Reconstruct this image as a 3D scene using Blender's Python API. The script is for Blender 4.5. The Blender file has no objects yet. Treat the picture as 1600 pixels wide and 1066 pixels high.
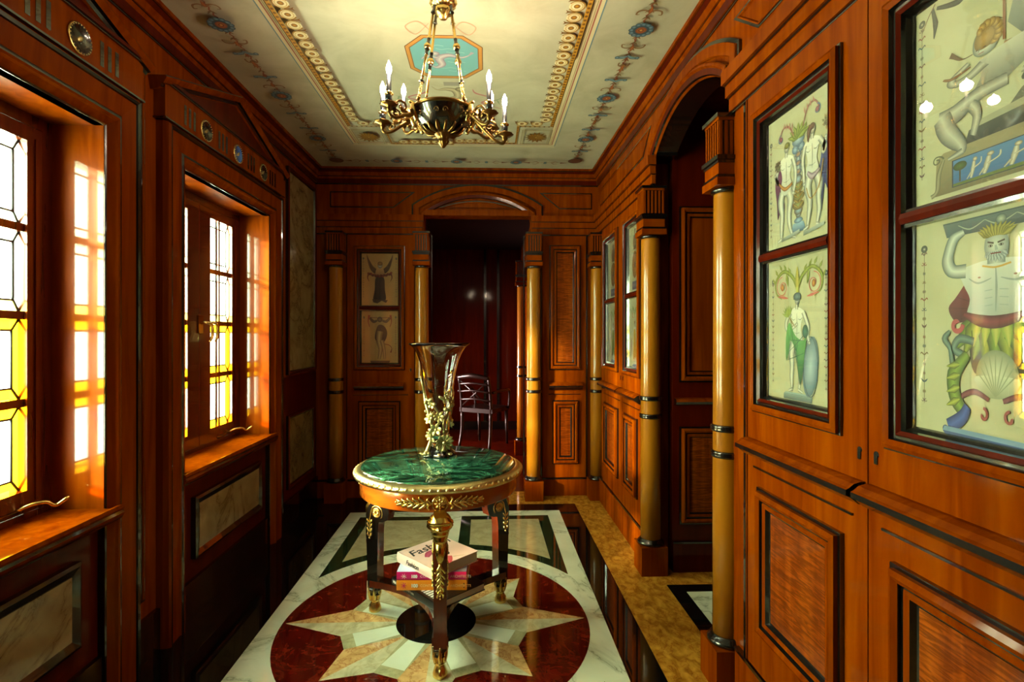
import bpy, bmesh, math, random
from mathutils import Vector, Matrix
random.seed(7)
PI = math.pi
sc = bpy.context.scene
C = sc.collection

# ---------------------------------------------------------------- camera, world, lights, exposure
cam_d = bpy.data.cameras.new('camera'); cam = bpy.data.objects.new('camera', cam_d); C.objects.link(cam)
cam.location = (0, 0, 1.36); cam.rotation_euler = (PI/2, 0, -math.radians(2.0))
cam_d.sensor_width = 36; cam_d.lens = 36*820/1600; cam_d.shift_x = 0.0071; cam_d.shift_y = -0.0056
cam_d.clip_start = 0.02
sc.camera = cam
sc.view_settings.view_transform = 'Standard'; sc.view_settings.look = 'None'
sc.view_settings.gamma = 1.0; sc.view_settings.use_curve_mapping = False
sc.view_settings.exposure = 0.0
W = bpy.data.worlds.new('world'); sc.world = W; W.use_nodes = True
W.node_tree.nodes['Background'].inputs[0].default_value = (0.80, 0.92, 1.0, 1)
W.node_tree.nodes['Background'].inputs[1].default_value = 4.0

def area_light(name, loc, rot, sx, sy, power, col):
    d = bpy.data.lights.new(name, 'AREA'); d.shape = 'RECTANGLE'; d.size = sx; d.size_y = sy
    d.energy = power; d.color = col
    o = bpy.data.objects.new(name, d); C.objects.link(o); o.location = loc; o.rotation_euler = rot
    return o
WC = (1.50, 2.966)                      # window centres along the left wall
area_light('window_daylight', (-2.25, 2.1, 1.65), (0, -PI/2, 0), 2.0, 3.8, 1850, (0.84, 1.0, 0.66))   # daylight outside the row of windows
_l = area_light('far_room_fill', (-2.6, 6.2, .75), (0, -PI/2, 0), 0.8, 0.8, 65, (1.0, 0.72, 0.66)); _l.data.spread = math.radians(70)  # unseen lamp added inside the far room to light its lower wall
_d = bpy.data.lights.new('far_window_sunbeam', 'SPOT'); _d.energy = 5000; _d.color = (.55, .38, 1.0); _d.spot_size = math.radians(6.5); _d.spot_blend = .1; _d.shadow_soft_size = .02
_o = bpy.data.objects.new('far_window_sunbeam', _d); C.objects.link(_o); _o.location = (-2.4, 6.0, 1.9); _o.rotation_euler = (Vector((.05, 6.8, 0))-Vector((-2.4, 6.0, 1.9))).to_track_quat('-Z', 'Y').to_euler()
sd = bpy.data.lights.new('sun', 'SUN'); sd.energy = 40.0; sd.angle = math.radians(5); sd.color = (1.0, 0.92, 0.62)
so = bpy.data.objects.new('sun', sd); C.objects.link(so)
so.rotation_euler = Vector((1.0, 0.80, -0.33)).to_track_quat('-Z', 'Y').to_euler()

# ---------------------------------------------------------------- materials
MATS = {}
def nmat(name):
    m = bpy.data.materials.new(name); m.use_nodes = True
    return m, m.node_tree, m.node_tree.nodes['Principled BSDF']
def setp(p, **k):
    for a, v in k.items():
        p.inputs[a.replace('_', ' ')].default_value = v
def plain(name, col, rough=.4, metal=0, coat=0, coatr=.05, spec=.5):
    m, t, p = nmat(name); setp(p, Base_Color=(*col, 1), Roughness=rough, Metallic=metal, Coat_Weight=coat, Coat_Roughness=coatr, Specular_IOR_Level=spec)
    MATS[name] = m; return m
def ramp(t, stops):
    r = t.nodes.new('ShaderNodeValToRGB'); e = r.color_ramp.elements
    while len(e) < len(stops): e.new(.5)
    for i, (a, c) in enumerate(stops): e[i].position = a; e[i].color = (*c, 1)
    return r
def coords(t, scale, rot=(0,0,0)):
    tc = t.nodes.new('ShaderNodeTexCoord'); mp = t.nodes.new('ShaderNodeMapping')
    mp.inputs['Scale'].default_value = scale; mp.inputs['Rotation'].default_value = rot
    t.links.new(tc.outputs['Object'], mp.inputs[0]); return mp
def noise(t, mp, scale, detail=4, dist=0, rough=.5):
    n = t.nodes.new('ShaderNodeTexNoise'); n.inputs['Scale'].default_value = scale; n.inputs['Detail'].default_value = detail
    n.inputs['Distortion'].default_value = dist; n.inputs['Roughness'].default_value = rough
    t.links.new(mp.outputs[0], n.inputs['Vector']); return n
def wood(name, dark, mid, lite, stretch=(9, 9, .8), rough=.32, coat=1, figure=0, spec=.4, coatr=.07):
    m, t, p = nmat(name)
    mp = coords(t, stretch); n = noise(t, mp, 2.2, 6, .8, .5)
    r = ramp(t, [(.18, dark), (.5, mid), (.86, lite)]); t.links.new(n.outputs['Fac'], r.inputs[0])
    out = r.outputs[0]
    if figure:
        mp2 = coords(t, (6, 6, 60) if figure == 1 else (3, 3, 3)); n2 = noise(t, mp2, 1.6, 5, 1.6)
        r2 = ramp(t, [(.42, (.62, .55, .5)), (.6, (1.25, 1.25, 1.2))]); t.links.new(n2.outputs['Fac'], r2.inputs[0])
        mx = t.nodes.new('ShaderNodeMix'); mx.data_type = 'RGBA'; mx.blend_type = 'MULTIPLY'; mx.inputs[0].default_value = 1
        t.links.new(out, mx.inputs[6]); t.links.new(r2.outputs[0], mx.inputs[7]); out = mx.outputs[2]
    t.links.new(out, p.inputs['Base Color'])
    setp(p, Roughness=rough, Coat_Weight=coat, Coat_Roughness=coatr, Coat_IOR=1.33, Specular_IOR_Level=spec)
    MATS[name] = m; return m
def marble(name, base, vein, scale=3, rough=.06, sharp=.03, amount=.5, vein2=None, stretch=(1,1,1), rot=(0,0,.6), coat=.0, dist=1.6):
    m, t, p = nmat(name)
    mp = coords(t, stretch, rot)
    n = noise(t, mp, scale, 8, dist, .62)
    r = ramp(t, [(amount-sharp*3, base), (amount-sharp*.4, tuple(a*.6+b*.4 for a, b in zip(base, vein))), (amount, vein), (amount+sharp*.4, tuple(a*.6+b*.4 for a, b in zip(base, vein))), (amount+sharp*3, base)])
    t.links.new(n.outputs['Fac'], r.inputs[0])
    n2 = noise(t, mp, scale*2.6, 6, .5); r2 = ramp(t, [(.35, vein2 or (.8,.8,.8)), (.65, (1.1,1.1,1.1))]); t.links.new(n2.outputs['Fac'], r2.inputs[0])
    mx = t.nodes.new('ShaderNodeMix'); mx.data_type = 'RGBA'; mx.blend_type = 'MULTIPLY'; mx.inputs[0].default_value = 1
    t.links.new(r.outputs[0], mx.inputs[6]); t.links.new(r2.outputs[0], mx.inputs[7])
    t.links.new(mx.outputs[2], p.inputs['Base Color']); setp(p, Roughness=rough, Coat_Weight=coat, Coat_Roughness=.02)
    MATS[name] = m; return m

wood('wood', (.085,.0085,.0001), (.165,.026,.0002), (.25,.052,.0004), spec=.0, coat=.3)
wood('wood_polished', (.085,.0085,.0001), (.165,.026,.0002), (.25,.052,.0004), spec=.05, coat=1)
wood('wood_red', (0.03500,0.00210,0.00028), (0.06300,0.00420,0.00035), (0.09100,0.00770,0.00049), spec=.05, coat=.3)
wood('column_wood', (0.24480,0.08280,0.00288), (0.28800,0.10440,0.00432), (0.33840,0.13320,0.00648), stretch=(3,3,.5), rough=.3, spec=.15)
wood('satinwood', (0.09600,0.01408,0.00064), (0.17280,0.03072,0.00128), (0.26880,0.06400,0.00320), figure=1, spec=.1, coat=.35)
wood('table_wood', (0.28000,0.04900,0.00280), (0.36400,0.07700,0.00490), (0.45500,0.11900,0.00840), stretch=(3,3,9), rough=.25)
wood('mahogany', (.05,.007,.002), (.09,.012,.003), (.14,.02,.004), rough=.25)
plain('ebony', (.0035,.003,.003), .25, coat=1, coatr=.04)
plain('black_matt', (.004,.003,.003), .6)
wood('dark_chair_wood', (.008,.003,.002), (.012,.004,.002), (.018,.006,.003), rough=.35, coat=.3)
plain('brass', (.72,.48,.12), .22, 1)
plain('gilt', (.80,.58,.20), .27, 1)
plain('gilt_pale', (.85,.72,.36), .3, 1)
plain('bronze_pale', (.46,.42,.20), .30, .9)
plain('antique_brass', (.20,.11,.035), .30, 1)
plain('candle', (.015,.02,.03), .3, coat=.5)
plain('lead', (.01,.01,.01), .5)
plain('paper_page', (.62,.58,.50), .7)
plain('book_black', (.008,.008,.01), .3)
plain('book_orange', (.85,.27,.015), .3)
plain('book_pink', (.62,.012,.16), .3)
plain('book_rose', (.86,.64,.62), .3)
plain('book_blue', (.50,.60,.88), .3)
plain('ink_white', (.9,.9,.9), .5)
plain('ink_black', (.004,.003,.004), .5)
plain('ink_pale_orange', (.95,.62,.25), .5)
plain('plaster', (.5,.4,.3), .8)
marble('marble_white', (0.58900,0.64600,0.53200), (0.20900,0.23750,0.17100), 1.3, .05, .012, .5, (.84,.86,.82))
marble('marble_pure', (0.59500,0.68000,0.57800), (0.51000,0.59500,0.51000), 1.3, .05, .01, .5, (.93,.94,.92))
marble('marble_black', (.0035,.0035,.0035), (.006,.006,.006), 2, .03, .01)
marble('marble_green_floor', (.004,.012,.005), (.03,.07,.035), 14, .04, .02, .5)
marble('marble_beige', (0.35700,0.32300,0.19550), (0.28900,0.24650,0.13600), 5, .07, .03, .5, (.88,.86,.82))
marble('marble_beige_grey', (.36,.36,.22), (.25,.25,.14), 6, .06, .02, .5, (.8,.8,.76))
marble('marble_cream', (.50,.48,.33), (.36,.33,.2), 6, .06, .02, .5, (.82,.82,.8))
marble('marble_rose', (.55,.36,.16), (.26,.09,.03), 9, .06, .02, .5, (.8,.74,.66))
marble('marble_red', (.085,.0045,.002), (.15,.02,.008), 7, .05, .02, .45, (.55,.5,.5))
marble('travertine', (.50,.25,.030), (.30,.11,.012), 7, .07, .05, .5, (.62,.55,.45), (1.6,1,1), (0,0,.5))
marble('marble_wall', (0.26400,0.20000,0.09600), (0.10400,0.06000,0.01760), 2.2, .12, .02, .5, (.75,.72,.66), (1,1,1), (.5,0,0))
marble('marble_wall_dark', (0.20000,0.14400,0.06000), (0.06400,0.03600,0.00960), 2.6, .12, .02, .5, (.75,.72,.66), (1,1,1), (.6,0,0))
marble('marble_table', (0.00340,0.02550,0.01445), (0.08500,0.34000,0.21250), 4.6, .03, .030, .52, (.25,.3,.3), (1,1.8,1), (0,0,.35), coat=.5, dist=2.2)

# ceiling plaster
m, t, p = nmat('ceiling_plaster'); mp = coords(t, (1,1,1)); n = noise(t, mp, 3.2, 7, .6, .6)
r = ramp(t, [(.3, (.36,.33,.235)), (.55, (.455,.43,.32)), (.75, (.52,.50,.39))]); t.links.new(n.outputs['Fac'], r.inputs[0]); t.links.new(r.outputs[0], p.inputs['Base Color']); setp(p, Roughness=.55); MATS['ceiling_plaster'] = m
# paint: colour comes from the mesh's colour attribute (the artwork's own pigments)
def paintmat(name, rough, coat=0, tint=.78):
    m, t, p = nmat(name); a = t.nodes.new('ShaderNodeVertexColor'); a.layer_name = 'Col'
    k_ = t.nodes.new('ShaderNodeMix'); k_.data_type = 'RGBA'; k_.blend_type = 'MULTIPLY'; k_.inputs[0].default_value = 1; k_.inputs[7].default_value = (tint, tint, tint, 1); t.links.new(a.outputs[0], k_.inputs[6])
    t.links.new(k_.outputs[2], p.inputs['Base Color']); setp(p, Roughness=rough, Coat_Weight=coat); MATS[name] = m
paintmat('paint', .6)
# picture glass
m, t, p = nmat('picture_glass'); t.nodes.remove(p); o = t.nodes['Material Output']
lw_ = t.nodes.new('ShaderNodeLayerWeight'); lw_.inputs[0].default_value = .5; pw_ = t.nodes.new('ShaderNodeMath'); pw_.operation = 'POWER'; pw_.inputs[1].default_value = 4.5; fr = t.nodes.new('ShaderNodeMath'); fr.operation = 'MULTIPLY_ADD'; fr.inputs[1].default_value = .9; fr.inputs[2].default_value = .045; t.links.new(lw_.outputs['Facing'], pw_.inputs[0]); t.links.new(pw_.outputs[0], fr.inputs[0])
tr = t.nodes.new('ShaderNodeBsdfTransparent'); gl = t.nodes.new('ShaderNodeBsdfGlossy'); gl.inputs['Roughness'].default_value = .01
mx = t.nodes.new('ShaderNodeMixShader'); t.links.new(fr.outputs[0], mx.inputs[0]); t.links.new(tr.outputs[0], mx.inputs[1]); t.links.new(gl.outputs[0], mx.inputs[2]); t.links.new(mx.outputs[0], o.inputs[0]); MATS['picture_glass'] = m
def stained(name, col, k=.25):
    m, t, p = nmat(name); t.nodes.remove(p); o = t.nodes['Material Output']
    tr = t.nodes.new('ShaderNodeBsdfTransparent'); tr.inputs[0].default_value = (*col, 1)
    tl = t.nodes.new('ShaderNodeBsdfTranslucent'); tl.inputs[0].default_value = (*col, 1)
    mx = t.nodes.new('ShaderNodeMixShader'); mx.inputs[0].default_value = k
    t.links.new(tr.outputs[0], mx.inputs[1]); t.links.new(tl.outputs[0], mx.inputs[2]); t.links.new(mx.outputs[0], o.inputs[0]); MATS[name] = m
stained('glass_clear', (.92,.98,.93)); stained('glass_amber', (1.0,.50,.01)); stained('glass_pale', (.85,.95,.80)); stained('glass_straw', (.95,.85,.22))
m, t, p = nmat('crystal'); setp(p, Base_Color=(1,1,1,1), Roughness=0, Transmission_Weight=1, IOR=1.47); MATS['crystal'] = m
m, t, p = nmat('bulb_glow'); setp(p, Base_Color=(1,1,1,1), Emission_Color=(1,.93,.8,1), Emission_Strength=60); MATS['bulb_glow'] = m

# ---------------------------------------------------------------- mesh builder
class M:
    def __init__(s): s.v = []; s.f = []; s.m = []; s.sm = []; s.c = None
    def add(s, vs, fs, mat, smooth=False, cols=None):
        b = len(s.v); s.v += [tuple(v) for v in vs]
        for f in fs: s.f.append([b+i for i in f]); s.m.append(mat); s.sm.append(smooth)
        if s.c is not None: s.c += (cols or [(1,1,1)]*len(vs))
    def box(s, x0, x1, y0, y1, z0, z1, mat, T=None):
        vs = [Vector((x, y, z)) for x in (x0, x1) for y in (y0, y1) for z in (z0, z1)]
        if T: vs = [T @ v for v in vs]
        s.add(vs, [(0,1,3,2),(4,6,7,5),(0,4,5,1),(2,3,7,6),(0,2,6,4),(1,5,7,3)], mat)
    def prism(s, pl, poly, h0, h1, mat, side=None):
        n = len(poly); vs = [pl.p(u, v, h0) for u, v in poly] + [pl.p(u, v, h1) for u, v in poly]
        s.add(vs, [list(range(n))[::-1], list(range(n, 2*n))], mat)
        s.add(vs, [(i, (i+1) % n, n+(i+1) % n, n+i) for i in range(n)], side or mat)
    def lathe(s, prof, c=(0,0,0), n=32, mat='brass', smooth=True, T=None, fn=None, mats=None):
        c = Vector(c); vs = []
        for j, (r, z) in enumerate(prof):
            for i in range(n):
                a = 2*PI*i/n; rr = r*(fn(a, z) if fn else 1)
                v = Vector((rr*math.cos(a), rr*math.sin(a), z)); vs.append((T @ v if T else v) + c)
        for j in range(len(prof)-1):
            s.add([], [], mat)
        b = len(s.v); s.v += [tuple(v) for v in vs]
        if s.c is not None: s.c += [(1,1,1)]*len(vs)
        for j in range(len(prof)-1):
            mm = mats[j] if mats else mat
            for i in range(n):
                k = (i+1) % n; s.f.append([b+j*n+i, b+j*n+k, b+(j+1)*n+k, b+(j+1)*n+i]); s.m.append(mm); s.sm.append(smooth)
        for j, rev in ((0, True), (len(prof)-1, False)):
            if prof[j][0] > 1e-5:
                f = [b+j*n+i for i in range(n)]; s.f.append(f[::-1] if rev else f); s.m.append(mats[min(j, len(mats)-1)] if mats else mat); s.sm.append(False)
    def tube(s, pts, rad, mat, n=8, sub=0, flat=1.0):
        pts = [Vector(p) for p in pts]
        if sub: pts, rad = spline(pts, rad, sub)
        if not hasattr(rad, '__len__'): rad = [rad]*len(pts)
        vs = []; up = None
        for i, p in enumerate(pts):
            d = (pts[min(i+1, len(pts)-1)] - pts[max(i-1, 0)])
            if d.length < 1e-9: d = Vector((0,0,1))
            d.normalize()
            if up is None: up = d.orthogonal().normalized()
            up = (up - d*up.dot(d));
            if up.length < 1e-6: up = d.orthogonal()
            up.normalize(); w = d.cross(up)
            for k in range(n):
                a = 2*PI*k/n; vs.append(p + (up*math.cos(a) + w*math.sin(a)*flat)*rad[i])
        L = len(pts)
        s.add(vs, [(j*n+k, j*n+(k+1) % n, (j+1)*n+(k+1) % n, (j+1)*n+k) for j in range(L-1) for k in range(n)] + [list(range(n))[::-1], [(L-1)*n+k for k in range(n)]], mat, True)
    def blob(s, c, r, mat, T=None, nu=10, nv=7, fn=None):
        c = Vector(c); r = Vector((r, r, r)) if not hasattr(r, '__len__') else Vector(r); vs = []
        for j in range(nv+1):
            ph = PI*j/nv
            for i in range(nu):
                a = 2*PI*i/nu; d = Vector((math.sin(ph)*math.cos(a), math.sin(ph)*math.sin(a), math.cos(ph)))
                q = Vector((d.x*r.x, d.y*r.y, d.z*r.z))
                if fn: q = fn(d, q)
                vs.append(c + (T @ q if T else q))
        s.add(vs, [(j*nu+i, (j+1)*nu+i, (j+1)*nu+(i+1) % nu, j*nu+(i+1) % nu) for j in range(nv) for i in range(nu)], mat, True)
    def build(s, name, parent=None, loc=None, **tags):
        me = bpy.data.meshes.new(name); me.from_pydata(s.v, [], s.f)
        ms = []
        for k in s.m:
            if k not in ms: ms.append(k)
        for k in ms: me.materials.append(MATS[k])
        me.polygons.foreach_set('material_index', [ms.index(k) for k in s.m]); me.polygons.foreach_set('use_smooth', s.sm)
        if s.c is not None:
            at = me.color_attributes.new('Col', 'FLOAT_COLOR', 'POINT')
            for i, c in enumerate(s.c): at.data[i].color = (*c, 1)
        else:
            bm = bmesh.new(); bm.from_mesh(me); bmesh.ops.remove_doubles(bm, verts=bm.verts, dist=1e-6); bmesh.ops.recalc_face_normals(bm, faces=bm.faces); bm.to_mesh(me); bm.free()
        me.update()
        o = bpy.data.objects.new(name, me); C.objects.link(o)
        if parent is not None:
            o.parent = parent
            pm = Matrix.Identity(4); q = parent
            while q is not None: pm = Matrix.LocRotScale(q.location, q.rotation_euler, q.scale) @ pm; q = q.parent
            o.location = pm.inverted() @ Vector((0,0,0)) if pm.to_3x3().is_orthogonal_axis_vectors else (0,0,0)
            o.matrix_parent_inverse = Matrix.Identity(4)
        for k, v in tags.items(): o[k] = v
        return o
def spline(pts, rad, sub):
    n = len(pts); R = rad if hasattr(rad, '__len__') else [rad]*n; op = []; orr = []
    for i in range(n-1):
        p0, p1, p2, p3 = pts[max(i-1,0)], pts[i], pts[i+1], pts[min(i+2,n-1)]
        for k in range(sub):
            t = k/sub; a = p1*2; b = (p2-p0)*t; c = (p0*2-p1*5+p2*4-p3)*t*t; d = (p1*3-p0-p2*3+p3)*t**3
            op.append((a+b+c+d)*.5); orr.append(R[i]*(1-t)+R[i+1]*t)
    op.append(pts[-1]); orr.append(R[-1]); return op, orr
class Pl:
    def __init__(s, O, U, V, N): s.O, s.U, s.V, s.N = Vector(O), Vector(U), Vector(V), Vector(N)
    def p(s, u, v, h=0): return s.O + s.U*u + s.V*v + s.N*h
    def box(s, m, u0, u1, v0, v1, h0, h1, mat):
        vs = [s.p(u, v, h) for u in (u0, u1) for v in (v0, v1) for h in (h0, h1)]
        m.add(vs, [(0,1,3,2),(4,6,7,5),(0,4,5,1),(2,3,7,6),(0,2,6,4),(1,5,7,3)], mat)
def sweep(m, pl, pts, prof, closed=False, h0=0):
    pts = [Vector(p) for p in pts]; n = len(pts); rows = []
    for i in range(n):
        if closed: a, b, c = pts[i-1], pts[i], pts[(i+1) % n]
        else: a, b, c = pts[max(i-1,0)], pts[i], pts[min(i+1,n-1)]
        d1 = (b-a) if (b-a).length > 1e-9 else (c-b); d2 = (c-b) if (c-b).length > 1e-9 else (b-a)
        d1.normalize(); d2.normalize(); n1 = Vector((-d1.y, d1.x)); n2 = Vector((-d2.y, d2.x)); mt = n1+n2
        mt = mt/max(mt.dot(n1), .2) if mt.length > 1e-6 else n1
        rows.append([pl.p(b.x+mt.x*o, b.y+mt.y*o, h0+h) for o, h, _ in prof])
    k = len(prof)
    for j in range(k-1):
        vs = [r[j] for r in rows] + [r[j+1] for r in rows]
        m.add(vs, [(i, (i+1) % n, n+(i+1) % n, n+i) for i in range(n if closed else n-1)], prof[j+1][2])
    if not closed:
        for r in (rows[0], rows[-1]): m.add(r, [list(range(k))], prof[1][2])
def rect(u0, u1, v0, v1): return [(u0,v0),(u1,v0),(u1,v1),(u0,v1)]
def run(m, pl, u0, u1, prof, h0=0):      # horizontal moulding, prof = [(h, v, mat)]
    k = len(prof); A = [pl.p(u0, v, h0+h) for h, v, _ in prof]; B = [pl.p(u1, v, h0+h) for h, v, _ in prof]
    for j in range(k-1): m.add([A[j], A[j+1], B[j+1], B[j]], [(0,1,2,3)], prof[j+1][2])
    m.add(A, [list(range(k))], prof[1][2]); m.add(B, [list(range(k))], prof[1][2])
def empty(name, loc=(0,0,0), rz=0, parent=None, **tags):
    o = bpy.data.objects.new(name, None); C.objects.link(o); o.location = loc; o.rotation_euler = (0,0,rz); o.empty_display_size = .05
    if parent: o.parent = parent
    for k, v in tags.items(): o[k] = v
    return o
def _build(s, name, parent=None, **tags):   # mesh given in world space unless parent is an Empty: then keep world coordinates by shifting the mesh
    me = bpy.data.meshes.new(name)
    off = Vector((0,0,0)); q = parent
    while q is not None: off += q.location; q = q.parent
    vs = [(v[0]-off.x, v[1]-off.y, v[2]-off.z) for v in s.v]
    me.from_pydata(vs, [], s.f); ms = []
    for k in s.m:
        if k not in ms: ms.append(k)
    for k in ms: me.materials.append(MATS[k])
    me.polygons.foreach_set('material_index', [ms.index(k) for k in s.m]); me.polygons.foreach_set('use_smooth', s.sm)
    if s.c is not None:
        at = me.color_attributes.new('Col', 'FLOAT_COLOR', 'POINT')
        at.data.foreach_set('color', [x for c in s.c for x in (c[0], c[1], c[2], 1.0)])
    else:
        bm = bmesh.new(); bm.from_mesh(me); bmesh.ops.remove_doubles(bm, verts=bm.verts, dist=1e-6); bmesh.ops.recalc_face_normals(bm, faces=bm.faces); bm.to_mesh(me); bm.free()
    me.update(); o = bpy.data.objects.new(name, me); C.objects.link(o)
    if parent is not None: o.parent = parent
    for k, v in tags.items(): o[k] = v
    return o
M.build = _build

# ---------------------------------------------------------------- painter (artwork: pigments laid on a flat panel)
def L(h):   # sRGB hex -> linear
    r = []
    for i in (0, 2, 4):
        c = int(h[i:i+2], 16)/255; r.append(c/12.92 if c < .04045 else ((c+.055)/1.055)**2.4)
    return tuple(r)
def interp(x, tb):
    for (a, b), (c, d) in zip(tb, tb[1:]):
        if x <= c or (c, d) == tb[-1]: return b+(d-b)*(x-a)/(c-a)
class Paint:
    def __init__(s, pl, fu, fv, h=.0004, step=.00003):
        s.m = M(); s.m.c = []; s.pl = pl; s.fu = fu; s.fv = fv; s.h = h; s.step = step
    wx = wy = None
    def P(s, x, y):
        if s.wx: x = interp(x, s.wx)
        if s.wy: y = interp(y, s.wy)
        return s.pl.p(s.fu(x, y), s.fv(x, y), s.h)
    def poly(s, pts, col, grad=None):
        s.h += s.step; c = [col]*len(pts)
        if grad:
            ys = [p[1] for p in pts]; a, b = min(ys), max(ys); c = [tuple(g*(1-(p[1]-a)/(b-a+1e-9))+k*((p[1]-a)/(b-a+1e-9)) for g, k in zip(grad, col)) for p in pts]
        s.m.add([s.P(*p) for p in pts], [list(range(len(pts)))], 'paint', False, c)
    def smooth(s, pts, col, grad=None, sub=4):
        q = [Vector((a, b)) for a, b in pts]; n = len(q); out = []
        for i in range(n):
            p0, p1, p2, p3 = q[i-1], q[i], q[(i+1) % n], q[(i+2) % n]
            for k in range(sub):
                t = k/sub; out.append((p1*2+(p2-p0)*t+(p0*2-p1*5+p2*4-p3)*t*t+(p1*3-p0-p2*3+p3)*t**3)*.5)
        s.poly([(v.x, v.y) for v in out], col, grad)
    def ell(s, cx, cy, rx, ry=None, col=(1,1,1), edge=None, rot=0, n=18, a0=0, a1=2*PI, off=(0,0)):
        ry = rx if ry is None else ry; s.h += s.step; edge = edge or col
        pts = [s.P(cx+off[0]*rx, cy+off[1]*ry)]; cr, sr = math.cos(rot), math.sin(rot)
        for i in range(n+1):
            a = a0+(a1-a0)*i/n; x, y = rx*math.cos(a), ry*math.sin(a); pts.append(s.P(cx+x*cr-y*sr, cy+x*sr+y*cr))
        s.m.add(pts, [(0, i+1, i+2) for i in range(n)], 'paint', False, [col]+[edge]*(n+1))
    def stroke(s, pts, w, col, edge=None, sub=5):
        q = [Vector(p) for p in pts]; R = w if hasattr(w, '__len__') else [w]*len(q)
        if sub and len(q) > 2: q, R = spline(q, R, sub)
        s.h += s.step; A = []; B = []; Cc = []; n = len(q)
        for i in range(n):
            d = q[min(i+1,n-1)]-q[max(i-1,0)]; d = d.normalized() if d.length > 1e-9 else Vector((0,1)); nn = Vector((-d.y, d.x))*R[i]*.5
            A.append(s.P(*(q[i]+nn))); Cc.append(s.P(*q[i])); B.append(s.P(*(q[i]-nn)))
        if edge: s.m.add(A+Cc+B, [(i, i+1, n+i+1, n+i) for i in range(n-1)] + [(n+i, n+i+1, 2*n+i+1, 2*n+i) for i in range(n-1)], 'paint', False, [edge]*n+[col]*n+[edge]*n)
        else: s.m.add(A+B, [(i, i+1, n+i+1, n+i) for i in range(n-1)], 'paint', False, [col]*(2*n))
    def ring(s, cx, cy, r, w, col, n=20, a0=0, a1=2*PI, ry=None):
        ry = ry or r; s.stroke([(cx+r*math.cos(a0+(a1-a0)*i/n), cy+ry*math.sin(a0+(a1-a0)*i/n)) for i in range(n+1)], w, col, None, 0)
    def spiral(s, cx, cy, r0, r1, a0, a1, w, col, n=26, edge=None):
        s.stroke([(cx+(r0+(r1-r0)*i/n)*math.cos(a0+(a1-a0)*i/n), cy+(r0+(r1-r0)*i/n)*math.sin(a0+(a1-a0)*i/n)) for i in range(n+1)], w if not hasattr(w, '__len__') else [w[0]+(w[1]-w[0])*i/n for i in range(n+1)], col, edge, 0)
    def leaf(s, x0, y0, x1, y1, w, col, edge=None):
        s.stroke([(x0, y0), (x0*.6+x1*.4, y0*.6+y1*.4), (x1, y1)], [w*.25, w, w*.04], col, edge)
    def build(s, name, parent): return s.m.build(name, parent)

# ---------------------------------------------------------------- room planes
XR, XL, YB, ZC = .95, -1.43, 4.45, 2.76
R = Pl((XR,0,0), (0,1,0), (0,0,1), (-1,0,0)); Lw = Pl((XL,0,0), (0,1,0), (0,0,1), (1,0,0)); B = Pl((0,YB,0), (1,0,0), (0,0,1), (0,-1,0))
Y0 = -.9
FL = Pl((0,0,0), (1,0,0), (0,1,0), (0,0,1)); CE = Pl((0,0,ZC), (1,0,0), (0,1,0), (0,0,-1))
def arc(c, half, z0, rise, n=24, rev=False):
    Rr = (half*half+rise*rise)/(2*rise); a = math.asin(min(1, half/Rr)); cz = z0+rise-Rr
    p = [(c-Rr*math.sin(a-2*a*i/n)*1.0, cz+Rr*math.cos(a-2*a*i/n)) for i in range(n+1)]
    return p[::-1] if rev else p

# floor ------------------------------------------------------------------
m = M(); m.box(-4.2, 2.8, Y0, YB+4.2, -.05, 0, 'travertine'); floor = m.build('floor', kind='structure')
FX, FY = -.238, 2.507
def fpoly(name, polys, h):
    m = M()
    for pts, mat in polys: m.add([(x, y, h) for x, y in pts], [list(range(len(pts)))], mat)
    return m.build(name, floor)
fpoly('black_marble_border', [(rect(XL, FX+.95, .80, 4.215), 'marble_black'), (rect(XL, -.62, 4.215, YB), 'marble_black'), (rect(.98, 2.6, 1.0, 2.825), 'marble_black')], .0003)  # left part runs to the wall, putting that side's shade into the stone
fpoly('white_marble_field', [(rect(FX-.803, FX+.803, .955, 4.06), 'marble_white'), (rect(1.06, 2.6, 1.2, 2.745), 'marble_white'), ([(1.16,2.55),(1.30,2.60),(1.27,2.52)], 'marble_green_floor')], .0006)
gp = []; ip = []
for sx in (1, -1):
    for sy in (1, -1):
        o = [(.053,1.445),(.702,1.445)]
        a0 = math.acos(.702/.84); a1 = math.acos(.053/.84); o += [(.84*math.cos(a0+(a1-a0)*i/10), .84*math.sin(a0+(a1-a0)*i/10)) for i in range(11)]
        n_ = [(.125,1.367),(.622,1.367)]
        a0 = math.acos(.626/.915); a1 = math.acos(.128/.915); n_ += [(.915*math.cos(a0+(a1-a0)*i/10), .915*math.sin(a0+(a1-a0)*i/10)) for i in range(11)]
        gp.append(([(FX+sx*x, FY+sy*y) for x, y in o], 'marble_green_floor')); ip.append(([(FX+sx*x, FY+sy*y) for x, y in n_], 'marble_beige'))
fpoly('green_marble_band', gp, .0009); fpoly('beige_marble_inset', ip, .0012)
cp = lambda r, n=96: [(FX+r*math.cos(2*PI*i/n), FY+r*math.sin(2*PI*i/n)) for i in range(n)]
fpoly('red_marble_roundel', [(cp(.722), 'marble_red')], .0012)
pol = lambda r, a: (FX+r*math.cos(math.radians(a)), FY+r*math.sin(math.radians(a)))
st = []
for k in range(8):
    a = 45*k; rt = .708 if k % 2 == 0 else .597
    T_ = pol(rt, a); A_ = pol(.436, a-15.2); B_ = pol(.436, a+15.2); I_ = pol(.17, a)
    st.append(([I_, A_, T_], 'marble_rose' if k in (2,3,4,5,6) else 'marble_cream')); st.append(([I_, T_, B_], 'marble_cream' if k in (2,3,4,5,6) else 'marble_rose'))
    st.append(([I_, B_, pol(.436, a+29.8), pol(.17, a+45)], 'marble_beige_grey'))
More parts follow.
